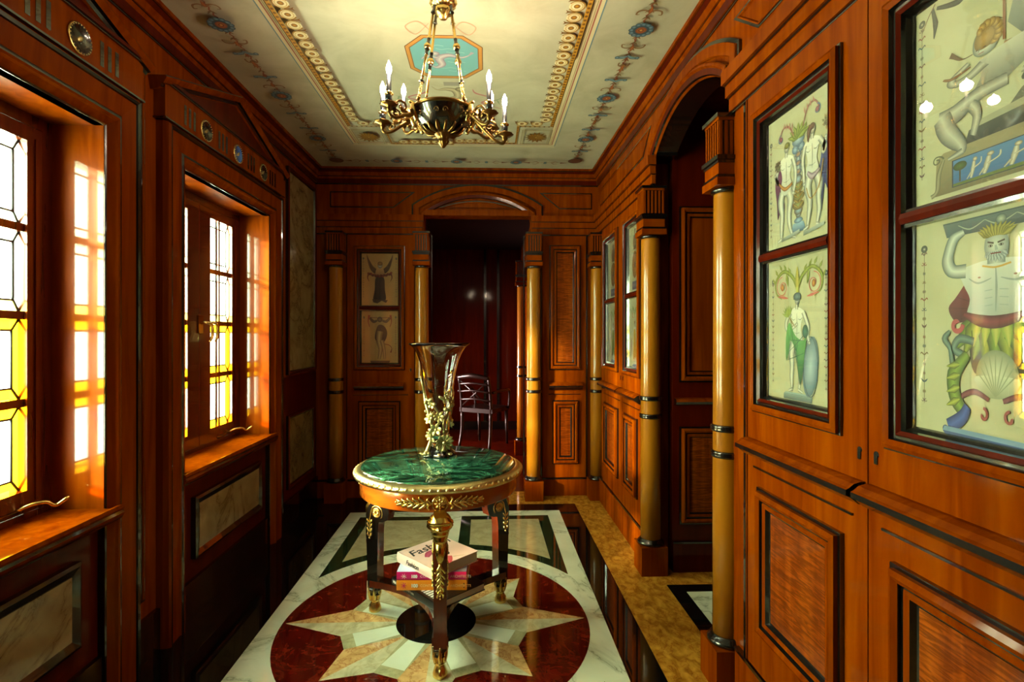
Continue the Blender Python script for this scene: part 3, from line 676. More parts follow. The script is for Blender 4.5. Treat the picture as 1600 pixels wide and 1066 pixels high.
    for q in (0, .055):
        m.tube([Lw.p(c+q, 1.43, hx+.04), Lw.p(c+q, 1.43, hx+.075), Lw.p(c+q+.02, 1.42, hx+.085), Lw.p(c+q+.035, 1.385, hx+.085), Lw.p(c+q+.025, 1.345, hx+.085), Lw.p(c+q+.005, 1.325, hx+.085)], [.009,.008,.008,.009,.008,.005], 'gilt', 8, 4)
    m.build('handle', w, label='curved brass window handles')
plain('cameo_blue', (.05,.16,.55), .2, coat=1)
window(1, WC[0], 'nearer leaded casement window in a pedimented wood surround at the left edge')
window(2, WC[1], 'farther leaded casement window with brass handles and a blue cameo above')

# ---- columns ----------------------------------------------------------------------
def column(x, y, label, r=.056, parts=None):
    o = empty('column', (x, y, 0), label=label, category='column', group='honey-coloured wooden columns with black bands')
    m = M(); m.box(x-.075, x+.075, y-.075, y+.075, 0, .160, 'wood'); m.build('plinth', o)
    m = M(); m.lathe([(.066,.160),(.074,.164),(.076,.172),(.072,.180),(.066,.184),(.062,.192),(.058,.196)], (x,y,0), 40, 'ebony'); m.build('base_ring', o, label='glossy black ring')
    m = M(); m.lathe([(r*1.02,.196),(r*1.02,.6),(r,1.0),(r*.95,1.90),(r*.95,1.915)], (x,y,0), 48, 'column_wood'); m.build('shaft', o)
    for z in (.898, 1.0):
        m = M(); m.lathe([(r,z-.016),(r+.006,z-.014),(r+.010,z-.006),(r+.006,z-.001),(r+.010,z+.004),(r+.006,z+.010),(r,z+.012)], (x,y,0), 40, 'ebony'); m.build('band', o, label='black band')
    m = M()
    m.lathe([(.052,1.912),(.060,1.918),(.062,1.926),(.056,1.932)], (x,y,0), 32, 'ebony')
    def bx(h, z0, z1, mt): m.box(x-h, x+h, y-h, y+h, z0, z1, mt)
    bx(.070, 1.932, 1.962, 'wood'); bx(.066, 1.962, 1.974, 'ebony'); bx(.062, 1.974, 2.018, 'wood'); bx(.066, 2.018, 2.030, 'ebony'); bx(.072, 2.030, 2.046, 'ebony')
    bx(.056, 2.046, 2.185, 'ebony'); bx(.062, 2.183, 2.192, 'wood'); bx(.070, 2.192, 2.207, 'ebony')
    m.build('capital', o)
    m = M()
    for k in range(6):
        q = -.052+k*.0208
        for s_ in (1, -1):
            a, b = sorted((s_*.055, s_*.061)); m.box(x+q-.005, x+q+.005, y+a, y+b, 2.052, 2.180, 'wood'); m.box(x+a, x+b, y+q-.005, y+q+.005, 2.052, 2.180, 'wood')
    m.build('fluting', o)
    return o
column(.945, 2.03, 'large honey wood column in the right foreground beside the cupboard doors', .053)
column(.948, 3.00, 'honey wood column at the far side of the dark archway on the right')
column(.925, 4.355, 'honey wood column in the far right corner of the room')
column(.392, 4.355, 'bright honey wood column at the right side of the dark doorway', .058)
column(-.532, 4.355, 'reddish column at the left side of the dark doorway behind the vase')
column(-1.235, 4.355, 'dim column in the shadowed far left corner of the room')
# pilaster strips next to the columns
m = M()
R.box(m, 1.845, 1.972, .2, 2.205, 0, .006, 'wood'); R.box(m, 1.850, 1.856, .2, 2.205, 0, .018, 'wood'); R.box(m, 1.878, 1.89, .2, 2.205, 0, .009, 'ebony')
for a in (3.075,): R.box(m, a, a+.02, .2, 2.205, 0, .012, 'ebony')
m.build('trim_1', kind='structure')
m = M()
for a in (-.60, -.465, .312, .46, -1.305, -1.172, .848): B.box(m, a-.0, a+.010, .16, 2.205, 0, .012, 'ebony')
m.build('trim_2', kind='structure')

# ---- artwork ----------------------------------------------------------------------
SK, SKE = L('d8dccc'), L('5a6866')
INK = L('4a4a4a')
def side_garland(P, x, y0=.12, y1=.84, s=1, cols=None):
    cols = cols or [L('5c4a4a'), L('6b5a38'), L('3f5560'), L('7a4038')]
    P.stroke([(x, y0), (x, y1)], .0025, cols[0], None, 0)
    n = 17; rnd = random.Random(int(x*1000)+5)
    P.ell(x, y1, .016*s, .018*s, L('55635c'), L('2e3a38')); P.ell(x, y1, .005, None, L('a0a090'))
    for i in range(n):
        y = y0+(y1-y0)*(i+.3)/n; c = cols[i % 4]; k = rnd.choice('abcd'); w = .017*s*rnd.uniform(.7, 1.15)
        if k == 'a':
            for q in (1, -1): P.stroke([(x, y), (x+q*w*.7, y+.012), (x+q*w, y+.004)], [.004,.006,.002], c)
        elif k == 'b':
            for q in (1, -1): P.leaf(x, y, x+q*w, y+.018, .009, c)
        elif k == 'c': P.ell(x, y, w*.5, .009, c, L('8a8a70'))
        else:
            for q in (1, -1): P.spiral(x+q*w*.5, y, w*.5, w*.1, PI/2, PI/2+q*5, .003, c, 12)
def limb(P, pts, w, c=SK, e=SKE): P.stroke(pts, w, c, e)
def face(P, x, y, s, hair, tilt=0, dirn=0):
    P.ell(x, y, .030*s, .040*s, SK, SKE, tilt)
    P.ell(x-dirn*.006*s, y+.018*s, .032*s, .026*s, hair, tuple(h*.4 for h in hair), tilt)
    for q in (-1, 1): P.ell(x+q*.011*s+dirn*.006*s, y-.002*s, .004*s, .0025*s, L('303030'), n=6)
    P.stroke([(x+dirn*.008*s, y), (x+dirn*.012*s, y-.012*s)], .003*s, SKE, None, 0); P.stroke([(x-.007*s+dirn*.005*s, y-.021*s), (x+.008*s+dirn*.005*s, y-.021*s)], .003*s, L('8a4a48'), None, 0)
def figure(P, x, y, s, pose, hair, drape=None, face_dir=0):
    # y = ground, s = figure height; pose gives knee/arm offsets
    g = lambda a, b: (x+a*s, y+b*s)
    d = pose.get('lean', 0)
    for q in (-1, 1):
        kx = q*.075+pose.get('k%d' % q, 0)
        limb(P, [g(q*.045, .50), g(q*.06+kx*.3, .40), g(kx, .27), g(kx*1.02+q*.006, .16), g(kx+pose.get('f%d' % q, 0), .04)], [.105*s,.10*s,.066*s,.062*s,.032*s])
        limb(P, [g(kx+pose.get('f%d' % q, 0)-.01*q, .035), g(kx+pose.get('f%d' % q, 0)+q*.055, .012)], [.036*s,.026*s])
    P.smooth([g(-.075+d, .50), g(-.085+d, .56), g(-.062+d, .64), g(-.085+d, .74), g(-.115+d, .80), g(-.04+d, .845), g(.04+d, .845), g(.115+d, .80), g(.085+d, .74), g(.062+d, .64), g(.085+d, .56), g(.075+d, .50), g(0, .46)], SK, L('b4bfb4'))
    P.stroke([g(d, .79), g(d+.004, .68), g(d, .56)], [.004*s,.008*s,.004*s], SKE)
    for q in (-1, 1): P.stroke([g(d+q*.02, .735), g(d+q*.055, .725), g(d+q*.085, .745)], [.003*s,.007*s,.003*s], SKE)
    P.stroke([g(d-.04, .60), g(d, .59), g(d+.04, .60)], .004*s, SKE)
    for q in (-1, 1):
        a = pose.get('a%d' % q)
        if a: limb(P, [g(q*.10+d, .80)] + [g(*p) for p in a], [.058*s, .052*s, .046*s, .034*s][:len(a)+1]); P.ell(*g(*a[-1]), .02*s, .02*s, SK, SKE)
    P.stroke([g(d, .83), g(d+.004, .88)], .042*s, SK, SKE, 0); face(P, *g(d+.006, .925), s*1.25, hair, dirn=face_dir)
def drapery(P, pts, col, edge, folds=4):
    P.smooth(pts, col, edge)
    n = len(pts)
    for k in range(folds):
        a = pts[k % n]; b = pts[(n//2+k) % n]; P.stroke([a, ((a[0]+b[0])/2+.006, (a[1]+b[1])/2), b], [.002,.006,.002], edge)
def acanthus_scroll(P, x, y, s, q, green, red):
    P.stroke([(x, y), (x+q*.05*s, y+.09*s), (x+q*.15*s, y+.14*s), (x+q*.24*s, y+.08*s), (x+q*.235*s, y-.01*s), (x+q*.17*s, y-.045*s)], [.02*s,.03*s,.028*s,.02*s,.012*s,.02*s], green, tuple(c*.4 for c in green))
    for k, (a, b) in enumerate([(.07,.12),(.12,.145),(.17,.15),(.22,.12),(.25,.06)]): P.leaf(x+q*a*s, y+b*s, x+q*(a+.03)*s, y+(b+.045)*s, .022*s, green, tuple(c*.4 for c in green))
    P.leaf(x+q*.12*s, y+.12*s, x+q*.10*s, y+.03*s, .03*s, green, tuple(c*.4 for c in green))
    P.spiral(x+q*.165*s, y+.03*s, .075*s, .015*s, PI/2 if q > 0 else PI/2, PI/2-q*9, .006*s, red, 34)
    P.ell(x+q*.165*s, y+.03*s, .018*s, .026*s, L('c8963c'), L('7a3a20')); P.stroke([(x+q*.10*s, y-.05*s), (x+q*.15*s, y-.042*s), (x+q*.22*s, y-.03*s)], [.004,.02*s,.004], red)
def fruit(P, x, y, r, seed):
    rnd = random.Random(seed)
    for k in range(26):
        a = rnd.uniform(0, 6.28); d = r*rnd.uniform(.1, 1); P.leaf(x+d*.4*math.cos(a), y+d*.5*math.sin(a), x+d*math.cos(a), y+d*1.25*math.sin(a), r*.35, rnd.choice([L('6a6a48'), L('4f5a44'), L('8c7a50'), L('5a4a40')]))
    for k in range(12):
        a = rnd.uniform(0, 6.28); d = r*rnd.uniform(0, .6); P.ell(x+d*math.cos(a), y+d*math.sin(a), r*.16, None, rnd.choice([L('a09060'), L('7a6050'), L('8a8a70')]), L('403828'), n=8)
def art_two_figures(P):
    side_garland(P, .035, .10, .80); side_garland(P, .655, .10, .80)
    cx = .35; B1, B2 = L('8fb0c8'), L('3f6080')
    P.stroke([(cx,.10),(cx,.30),(cx,.50),(cx,.70)], [.05,.035,.05,.035], L('9fb4b0'), B2)
    P.poly([(cx-.075,.085),(cx+.075,.085),(cx+.06,.14),(cx+.05,.15),(cx-.05,.15),(cx-.06,.14)], B1, B2); P.ell(cx,.165,.045,.02,B1,B2)
    for y, w in ((.215,.03),(.235,.045),(.27,.06),(.33,.065),(.40,.055),(.45,.04)): P.ell(cx, y, w, .032, L('8a9a60') if w > .05 else B1, L('5a4a28'))
    for k in range(5):
        for q in (1,-1): P.leaf(cx, .25+k*.035, cx+q*.06, .29+k*.035, .02, L('a08a48'), L('5a4a28'))
    for y in (.50,.56,.62): P.ell(cx, y, .034, .02, L('b58a5a'), B2)
    for q in (-1,1): P.ell(cx+q*.032, .665, .034, .034, B1, B2)
    P.ell(cx,.72,.065,.04,L('9fb8c8'),B2)
    for k in range(7): a = (k-3)*.42; P.leaf(cx, .735, cx+.12*math.sin(a), .74+.10*math.cos(a), .05, L('8ea04a'), L('4a5a24'))
    for q, sy in ((-1, 0), (1, .05)):
        P.stroke([(cx+q*.05,.77+sy*.5),(cx+q*.10,.85+sy),(cx+q*.17,.86+sy),(cx+q*.21,.80+sy)], [.008,.014,.012,.01], L('a86860'), L('6a4050'))
        P.spiral(cx+q*.19, .795+sy, .035, .008, PI/2, PI/2-q*7, .007, L('4a6a90'), 20); P.ell(cx+q*.19,.795+sy,.018,None,L('a05060'),L('5a3050'))
        for k in range(4): P.leaf(cx+q*(.07+.03*k), .82+sy+.012*k, cx+q*(.06+.03*k), .87+sy+.01*k, .014, L('b07870'))
    drapery(P, [(.12,.60),(.16,.56),(.19,.48),(.185,.38),(.20,.29),(.17,.18),(.15,.26),(.12,.22),(.11,.34),(.09,.48)], L('6a3060'), L('38183c'))
    drapery(P, [(.59,.62),(.63,.60),(.645,.50),(.625,.40),(.635,.30),(.605,.34),(.58,.18),(.57,.30),(.55,.42),(.575,.52)], L('3c4c88'), L('1e2450'))
    figure(P, .212, .045, .72, {'k1': -.02, 'f1': .05, 'k-1': .02, 'f-1': -.01, 'lean': .01, 'a-1': [(-.15,.68),(-.11,.60),(-.17,.70)], 'a1': [(.15,.68),(.15,.56),(.12,.45)]}, L('8a8a40'), face_dir=-1)
    figure(P, .500, .075, .715, {'k1': .0, 'f1': -.02, 'k-1': .03, 'f-1': -.03, 'lean': -.01, 'a1': [(.16,.70),(.13,.66),(.17,.78)], 'a-1': [(-.14,.68),(-.13,.56),(-.12,.44)]}, L('6a4a40'), face_dir=1)
    P.stroke([(.485,.76),(.46,.72),(.455,.66)], [.05,.04,.01], L('6a4a40'), L('3a2824'))
    fruit(P, .125, .62, .05, 3); fruit(P, .625, .72, .05, 4)
    P.stroke([(.14,.48),(.21,.42),(.29,.44)], [.016,.03,.02], L('c09048'), L('6a3a20')); P.stroke([(.45,.46),(.50,.42),(.57,.45)], [.02,.045,.02], L('b4a8b4'), L('75687a')); P.stroke([(.44,.36),(.48,.28),(.56,.34),(.60,.50)], .008, L('a08040'))
    for x0 in (.17,.41): P.poly([(x0,.045),(x0+.20,.075),(x0+.20,.10),(x0,.07)], L('a4b0a8'), L('65706c'))
def art_shield_figure(P):
    side_garland(P, .06, .13, .86); side_garland(P, .62, .13, .86)
    for q in (-1, 1): acanthus_scroll(P, .34, .78, 1.0, q, L('8a9c40'), L('b86058'))
    P.leaf(.34,.77,.34,.94,.06,L('b4a848'),L('6a7a30')); P.stroke([(.34,.70),(.34,.80)], [.015,.03], L('a8b058'), None, 0)
    P.poly([(.19,.035),(.49,.035),(.49,.07),(.47,.085),(.21,.085),(.19,.07)], L('8fa8a8'), L('506060'))
    for k in range(4): P.stroke([(.19,.04+k*.01),(.49,.04+k*.01)], .002, L('44545a'), None, 0)
    P.ell(.475,.27,.075,.20,L('a8c0cc'),L('4a6878'),-.12); P.ring(.475,.27,.07,.006,L('35505c'),26,ry=.195)
    figure(P, .335, .085, .68, {'k-1': .0, 'f-1': .0, 'k1': -.03, 'f1': -.01, 'a-1': [(-.17,.70),(-.14,.62),(.0,.68)], 'a1': [(.17,.66),(.16,.58),(.19,.50)]}, L('5a7070'))
    P.ell(.34,.735,.042,.028,L('5f7c84'),L('2a4048')); P.stroke([(.30,.72),(.38,.72)], .008, L('34505a'), None, 0)
    drapery(P, [(.26,.56),(.30,.50),(.34,.46),(.41,.44),(.44,.50),(.42,.36),(.40,.24),(.37,.14),(.35,.24),(.33,.36),(.27,.44),(.25,.36),(.22,.30),(.215,.42),(.23,.52)], L('62a45a'), L('24594a'), 6)
    P.ell(.425,.50,.03,.045,L('3f7468'),L('1f4440')); P.leaf(.25,.60,.33,.52,.015,L('8a7a50'))
    for k in range(7): a = .9+k*.32; P.leaf(.245,.60,.245+.075*math.cos(a),.60+.085*math.sin(a),.02,L('9aac50'),L('6a8040'))
def art_seated(P):
    side_garland(P, .034, .136, .905)
    DK = L('2c4040')
    P.wx = [(0, 0), (.10, .06), (.17, .105), (.24, .18), (.385, .30), (.70, .69)]; P.wy = [(0, 0), (.05, .032), (.30, .227), (.42, .40), (.745, .62), (.99, .94), (1.02, 1)]
    P.stroke([(.06,.93),(.12,.98),(.16,1.0)], [.004,.006,.004], L('6a5040')); P.stroke([(.14,.99),(.16,.93),(.15,.88)], [.02,.035,.006], DK, L('162424')); P.stroke([(.17,.985),(.27,.955),(.38,.99)], [.012,.024,.012], DK, L('162424'))
    # plinth with blue relief
    P.poly([(.16,.05),(.64,.05),(.64,.30),(.20,.30),(.17,.27)], L('8f8868'), L('6b6448')); P.poly([(.235,.075),(.69,.075),(.69,.235),(.235,.235)], L('1c2c44')); P.poly([(.24,.08),(.69,.08),(.69,.23),(.24,.23)], L('4a78a8'), L('33609a'))
    P.spiral(.17,.265,.03,.008,0,8,.008,L('5a604c')); P.stroke([(.20,.26),(.18,.18),(.17,.08),(.13,.055)], [.014,.02,.024,.03], L('98947a'), L('50543e'))
    P.poly([(.24,.08),(.69,.08),(.69,.10),(.24,.095)], L('5a6a30')); P.ell(.275,.19,.035,.026,L('50682c'),L('2c3c1c')); P.stroke([(.275,.10),(.275,.17)], .008, L('4a3a20'), None, 0)
    for k, x in enumerate((.33,.39,.47,.55,.63)):
        P.stroke([(x,.10),(x+.01,.15),(x+.015,.19)], [.012,.022,.014], L('d0cbb8'), L('7a766c')); P.ell(x+.02,.20,.011,.012,L('d8cfb8'),L('7a6a50')); P.stroke([(x+.01,.15),(x+.045,.17),(x+.05,.20)], [.01,.008,.006], L('d0cbb8'), L('7a766c')); P.stroke([(x,.13),(x-.02,.10)], [.012,.006], L('c0bba8'), L('7a766c'))
    P.poly([(.30,.30),(.69,.30),(.69,.44),(.60,.44),(.50,.40),(.46,.36),(.32,.34)], L('6a7060'), L('34383a'))
    P.poly([(.34,.34),(.69,.36),(.69,.385),(.38,.36)], L('9a9c84'))
    drapery(P, [(.56,.80),(.60,.74),(.62,.66),(.61,.58),(.64,.52),(.70,.52),(.70,.78),(.64,.82)], L('8a2c38'), L('4a141e'), 5)
    # tripod vase column
    P.poly([(.46,.99),(.56,.99),(.56,.93),(.60,.80),(.62,.74),(.50,.70),(.46,.78),(.49,.90)], L('9aa8a4'), L('55645f')); P.stroke([(.45,.99),(.45,.72)], .008, L('7a4a30'), None, 0); P.stroke([(.62,.99),(.62,.74)], .008, L('7a4a30'), None, 0); P.stroke([(.45,.70),(.54,.68),(.62,.76)], [.012,.024,.014], L('a07850'), L('5a3828'))
    P.smooth([(.50,.66),(.57,.66),(.60,.56),(.58,.48),(.60,.42),(.50,.42),(.52,.52)], L('4a564c'), L('262f2a'))
    # seated boy
    G, GE = L('b8baaa'), L('4c5454')
    P.smooth([(.36,.66),(.43,.69),(.52,.70),(.57,.66),(.56,.58),(.50,.52),(.44,.46),(.38,.44),(.33,.46),(.36,.52),(.38,.58)], G, GE)
    limb(P, [(.46,.47),(.36,.46),(.25,.42),(.18,.42)], [.08,.09,.085,.075], G, GE); limb(P, [(.19,.42),(.22,.36),(.28,.30),(.28,.26)], [.08,.075,.06,.04], G, GE); limb(P, [(.29,.27),(.22,.25)], [.04,.02], G, GE)
    limb(P, [(.33,.42),(.36,.38),(.34,.32)], [.05,.045,.03], G, GE)
    limb(P, [(.39,.64),(.32,.60),(.25,.60),(.24,.64),(.32,.69)], [.06,.055,.045,.04,.03], G, GE); limb(P, [(.54,.64),(.58,.56),(.55,.48),(.50,.48)], [.065,.055,.045,.035], G, GE)
    face(P, .385, .745, 1.5, L('a8884a'), .3, -1)
    for k in range(9): P.ell(.40+.036*math.cos(k*.42-.9), .775+.040*math.sin(k*.42-.9), .015, None, L('b89850'), L('6a5020'), n=9)
    P.stroke([(.34,.735),(.29,.74),(.23,.78)], [.006,.008,.02], L('5a4630')); P.stroke([(.20,.67),(.24,.645),(.33,.66)], [.01,.02,.01], L('8a6038'), L('4a3020'))
    G2 = L('c0c0b0'); limb(P, [(.66,.86),(.64,.76),(.68,.68)], [.05,.045,.03], G2, GE); P.ell(.66,.90,.03,.045,L('5a2c20'),L('2c1410')); P.ell(.68,.87,.03,.04,G2,GE)
def art_atlant(P):
    side_garland(P, .045, .152, .885)
    P.wx = [(0, 0), (.14, .135), (.40, .35), (.70, .63)]; P.wy = [(0, 0), (.045, .064), (.22, .30), (.44, .55), (.70, .755), (.81, .84), (.87, .915), (.95, .976), (1, 1)]
    cx = .40; TE = L('3c5058')
    P.poly([(.16,.87),(.64,.87),(.70,.95),(.14,.95)], L('5c6c70'), TE); P.stroke([(.14,.955),(.70,.955)], .012, TE, None, 0)
    for k in range(3): P.stroke([(.22+.13*k,.93),(.28+.13*k,.895),(.35+.13*k,.93)], [.006,.012,.006], L('a8b4a0'), TE)
    P.ell(cx+.02,.915,.022,.028,L('a8b4a0'),TE)
    RD, RE = L('7a2838'), L('3c101c')
    drapery(P, [(.30,.72),(.26,.64),(.21,.56),(.17,.50),(.20,.43),(.27,.42),(.30,.38),(.36,.43),(.44,.42),(.52,.42),(.60,.46),(.64,.52),(.60,.62),(.54,.72)], RD, RE, 6)
    # leaf skirt
    GR, GE_ = L('7c9a3c'), L('33481c')
    P.smooth([(.30,.42),(.28,.30),(.32,.22),(.48,.22),(.53,.30),(.52,.42)], L('2c3020'))
    for k in range(9):
        a = -.9+k*.225; x = cx+.11*math.sin(a)*1.1; P.leaf(x, .44, cx+.24*math.sin(a), .24+.02*abs(k-4), .085, L('98a444') if k % 2 else GR, GE_)
    for k in range(5): x = .32+.04*k; P.leaf(x, .43, x+(k-2)*.012, .33, .04, L('b8b458'), GR)
    # torso, arms
    P.smooth([(.27,.44),(.28,.54),(.25,.62),(.23,.70),(.31,.735),(.40,.745),(.50,.735),(.57,.70),(.54,.62),(.52,.54),(.53,.44),(.40,.41)], L('c4ccc4'), L('98a6a4'))
    for q in (-1,1):
        limb(P, [(cx+q*.14,.70),(cx+q*.21,.71),(cx+q*.235,.78),(cx+q*.205,.86),(cx+q*.15,.885)], [.08,.075,.06,.05,.035], L('c4ccc4'), L('4f6262'))
        P.stroke([(cx+q*.02,.645),(cx+q*.08,.625),(cx+q*.125,.655)], [.004,.012,.004], L('8a9a98')); P.ell(cx+q*.075,.655,.007,.005,L('8a6a60'))
        for k in range(3): P.stroke([(cx+q*.015,.585-k*.04),(cx+q*.05,.58-k*.04)], .005, L('93a3a0'), None, 0)
    P.stroke([(cx,.70),(cx+.003,.60),(cx,.47)], [.004,.009,.004], L('8a9a98'))
    P.stroke([(.25,.46),(.33,.43),(.42,.425),(.54,.46)], [.03,.05,.05,.03], RD, RE)
    P.stroke([(cx,.72),(cx,.78)], .075, L('b8c0b8'), L('6f8080'), 0); P.ell(cx,.81,.052,.066,L('c8cec4'),L('7a8a88'))
    for k in range(11): a = -1.3+k*.26; P.leaf(cx+.03*math.sin(a), .845, cx+.085*math.sin(a), .855+.05*math.cos(a), .024, L('a09a4c'), L('5a5c2c'))
    for k in range(9): a = -1.2+k*.3; P.leaf(cx+.03*math.sin(a), .785, cx+.052*math.sin(a), .775-.05*math.cos(a), .024, L('b0bcbc'), L('5f7078'))
    for q in (-1,1): P.stroke([(cx+q*.008,.822),(cx+q*.036,.828)], .006, L('4a4440'), None, 0); P.ell(cx+q*.022,.814,.010,.005,L('e0e0d8'),L('404040')); P.ell(cx+q*.022,.814,.004,None,L('202020'),n=6)
    P.stroke([(cx,.815),(cx+.004,.79)], [.008,.014], L('93a3a0'), None, 0); P.stroke([(cx-.022,.775),(cx+.022,.775)], .007, L('6a3030'), None, 0)
    P.stroke([(.34,.715),(.40,.70),(.46,.715)], .010, L('c09a48'))
    # shell
    P.ell(cx,.22,.09,.10,L('d4d8c0'),L('7a8468'),0,24,0,PI); P.smooth([(cx-.09,.22),(cx-.06,.17),(cx,.155),(cx+.06,.17),(cx+.09,.22)], L('c4cab0'), L('8a947a'))
    for k in range(9): a = PI*(k+.5)/9; P.stroke([(cx,.16),(cx+.085*math.cos(a),.22+.092*math.sin(a))], [.002,.006], L('8a947a'), None, 0)
    for q in (-1,1):
        P.stroke([(cx+q*.03,.15),(cx+q*.10,.17),(cx+q*.17,.14),(cx+q*.14,.09)], [.016,.02,.02,.014], L('7a3c48'), L('44202c')); P.spiral(cx+q*.055,.10,.022,.006,PI/2,PI/2+q*5,.010,L('8a3c40'))
        # snake leg with leaf and lion foot
        P.stroke([(cx+q*.10,.35),(cx+q*.17,.36),(cx+q*.20,.32),(cx+q*.15,.29),(cx+q*.20,.25),(cx+q*.22,.32),(cx+q*.25,.36),(cx+q*.22,.39)], [.03,.035,.03,.035,.03,.022,.03,.015], L('6a8880'), L('2c4444'))
        P.spiral(cx+q*.185,.415,.032,.008,0,q*5.5,.02,L('a04850')); 
        P.stroke([(cx+q*.13,.30),(cx+q*.20,.22),(cx+q*.19,.14),(cx+q*.13,.09)], [.04,.07,.06,.04], GR, GE_)
        for k in range(4): P.leaf(cx+q*.17, .26-k*.04, cx+q*.24, .25-k*.045, .03, L('a4b048'), GE_)
        P.stroke([(cx+q*.13,.12),(cx+q*.16,.08),(cx+q*.23,.045)], [.035,.05,.05], L('4460b0'), L('1c2c68')); 
        for k in range(3): P.ell(cx+q*(.20+k*.022),.035,.016,.013,L('5a74c0'),L('1c2c68'))
    P.poly([(.15,.0),(.68,.0),(.68,.03),(.15,.035)], L('3a5890'), L('22386a')); P.poly([(.14,.03),(.68,.02),(.68,.035),(.15,.045)], L('7090b0'))
def art_wheel(P):
    side_garland(P, .05, .15, .85); side_garland(P, .64, .15, .85)
    P.poly([(.20,.04),(.50,.04),(.50,.16),(.20,.16)], L('4a5c78'), L('2c3c58')); 
    for x in (.26,.32,.38,.44): P.ell(x,.10,.014,.035,L('b0b0a8'),L('5a6070'))
    P.ell(.35,.40,.15,.20,L('a07840'),L('6a4a24')); P.ell(.35,.40,.11,.15,L('b89858'),L('7a5a30'))
    for k in range(14): a = k*.4488; P.leaf(.35+.03*math.cos(a),.40+.04*math.sin(a),.35+.12*math.cos(a),.40+.17*math.sin(a),.02,L('7a5428'))
    P.ell(.35,.40,.035,.045,L('6a4a60'),L('3a2838')); P.poly([(.28,.62),(.42,.62),(.46,.74),(.40,.84),(.30,.84),(.24,.74)], L('7a6248'), L('4a3c2c')); P.ell(.35,.88,.04,.04,L('988060'),L('5a4838'))
    fruit(P, .35, .72, .06, 9)
def art_dancer(P, gown, edge):
    side_garland(P, .06, .15, .85); side_garland(P, .63, .15, .85)
    for q in (-1,1): acanthus_scroll(P, .345, .76, .7, q, L('6f8c44'), L('b07060'))
    P.stroke([(.345,.72),(.345,.80)], .02, L('8a9a50'), None, 0)
    figure(P, .345, .07, .62, {'k-1': .02, 'k1': -.02, 'a-1': [(-.18,.72),(-.24,.64),(-.28,.56)], 'a1': [(.18,.74),(.20,.84),(.14,.92)]}, L('7a5a34'))
    drapery(P, [(.285,.50),(.31,.56),(.38,.56),(.405,.50),(.40,.40),(.44,.25),(.42,.14),(.36,.17),(.30,.13),(.26,.20),(.29,.38)], gown, edge, 5)
    P.stroke([(.19,.44),(.14,.36),(.16,.24),(.12,.18)], [.01,.03,.025,.004], L('a86a78'), L('6a3a48')); P.stroke([(.44,.60),(.54,.52),(.52,.36),(.57,.28)], [.01,.03,.03,.004], L('a86a78'), L('6a3a48'))
    P.poly([(.22,.03),(.48,.03),(.46,.07),(.24,.07)], L('7088a0'), L('405870'))
def art_winged(P):
    side_garland(P, .035, .15, .88); side_garland(P, .655, .15, .88)
    for q in (-1,1):
        P.smooth([(.345+q*.05,.66),(.345+q*.13,.74),(.345+q*.20,.86),(.345+q*.25,.96),(.345+q*.23,.82),(.345+q*.18,.68),(.345+q*.10,.60)], L('8a6a4a'), L('3a2a20'))
        for k in range(6): P.leaf(.345+q*(.08+.015*k),.64+.02*k,.345+q*(.20+.01*k),.70+.045*k,.022,L('6a5038'),L('2c2018'))
    P.smooth([(.27,.52),(.25,.30),(.22,.12),(.30,.08),(.38,.10),(.46,.12),(.44,.30),(.42,.52)], L('3a3430'), L('1c1a18'))
    P.poly([(.22,.06),(.30,.04),(.38,.09),(.46,.05),(.50,.10),(.20,.12)], L('4a382c'))
    P.smooth([(.26,.60),(.28,.68),(.34,.72),(.40,.70),(.43,.62),(.42,.55),(.27,.55)], L('c0a070'), L('8a6a44')); face(P,.35,.755,1.5,L('a08050'))
    for k in range(34):
        x = .13+.43*k/33; P.ell(x, .60-.05*math.sin(k/33*PI)+.012*math.sin(k*5), .022, .02, (L('a03a30'), L('b0483c'), L('8a5a3c'), L('7a2824'))[k % 4], L('401814'), n=9)
    for q in (-1,1): P.stroke([(.345+q*.21,.60),(.345+q*.23,.52),(.345+q*.20,.45)], [.03,.02,.005], L('7a3a30'), L('3c1a18'))
def art_swag(P):
    side_garland(P, .045, .15, .88, cols=[L('7a4038')]*4); side_garland(P, .645, .15, .88, cols=[L('7a4038')]*4)
    P.stroke([(.12,.88),(.345,.87),(.57,.88)], .010, L('7a4038'))
    for q in (-1,1):
        P.stroke([(.345+q*.20,.92),(.345+q*.22,.80),(.345+q*.19,.70)], [.04,.014,.01], L('a04038'), L('5a2018')); P.stroke([(.345+q*.19,.87),(.345+q*.12,.80),(.345+q*.05,.82)], [.04,.05,.03], L('6a5a48'), L('3a2c24'))
    P.ell(.345,.84,.05,.05,L('8a7050'),L('4a3828'))
    P.smooth([(.28,.66),(.33,.74),(.42,.72),(.48,.62),(.47,.50),(.40,.40),(.30,.42),(.25,.50)], L('6a4a34'), L('35221a'))
    limb(P, [(.35,.62),(.33,.45),(.36,.28),(.33,.10)], [.13,.11,.08,.05], L('b89868'), L('6a4c30')); limb(P, [(.38,.45),(.42,.30),(.44,.10)], [.08,.06,.04], L('b89868'), L('6a4c30'))
    P.stroke([(.44,.38),(.52,.36),(.57,.30),(.55,.22)], [.014,.012,.01,.03], L('8a3c30'), L('4a1c18')); P.poly([(.18,.03),(.52,.03),(.54,.07),(.16,.07)], L('5a3a28'))

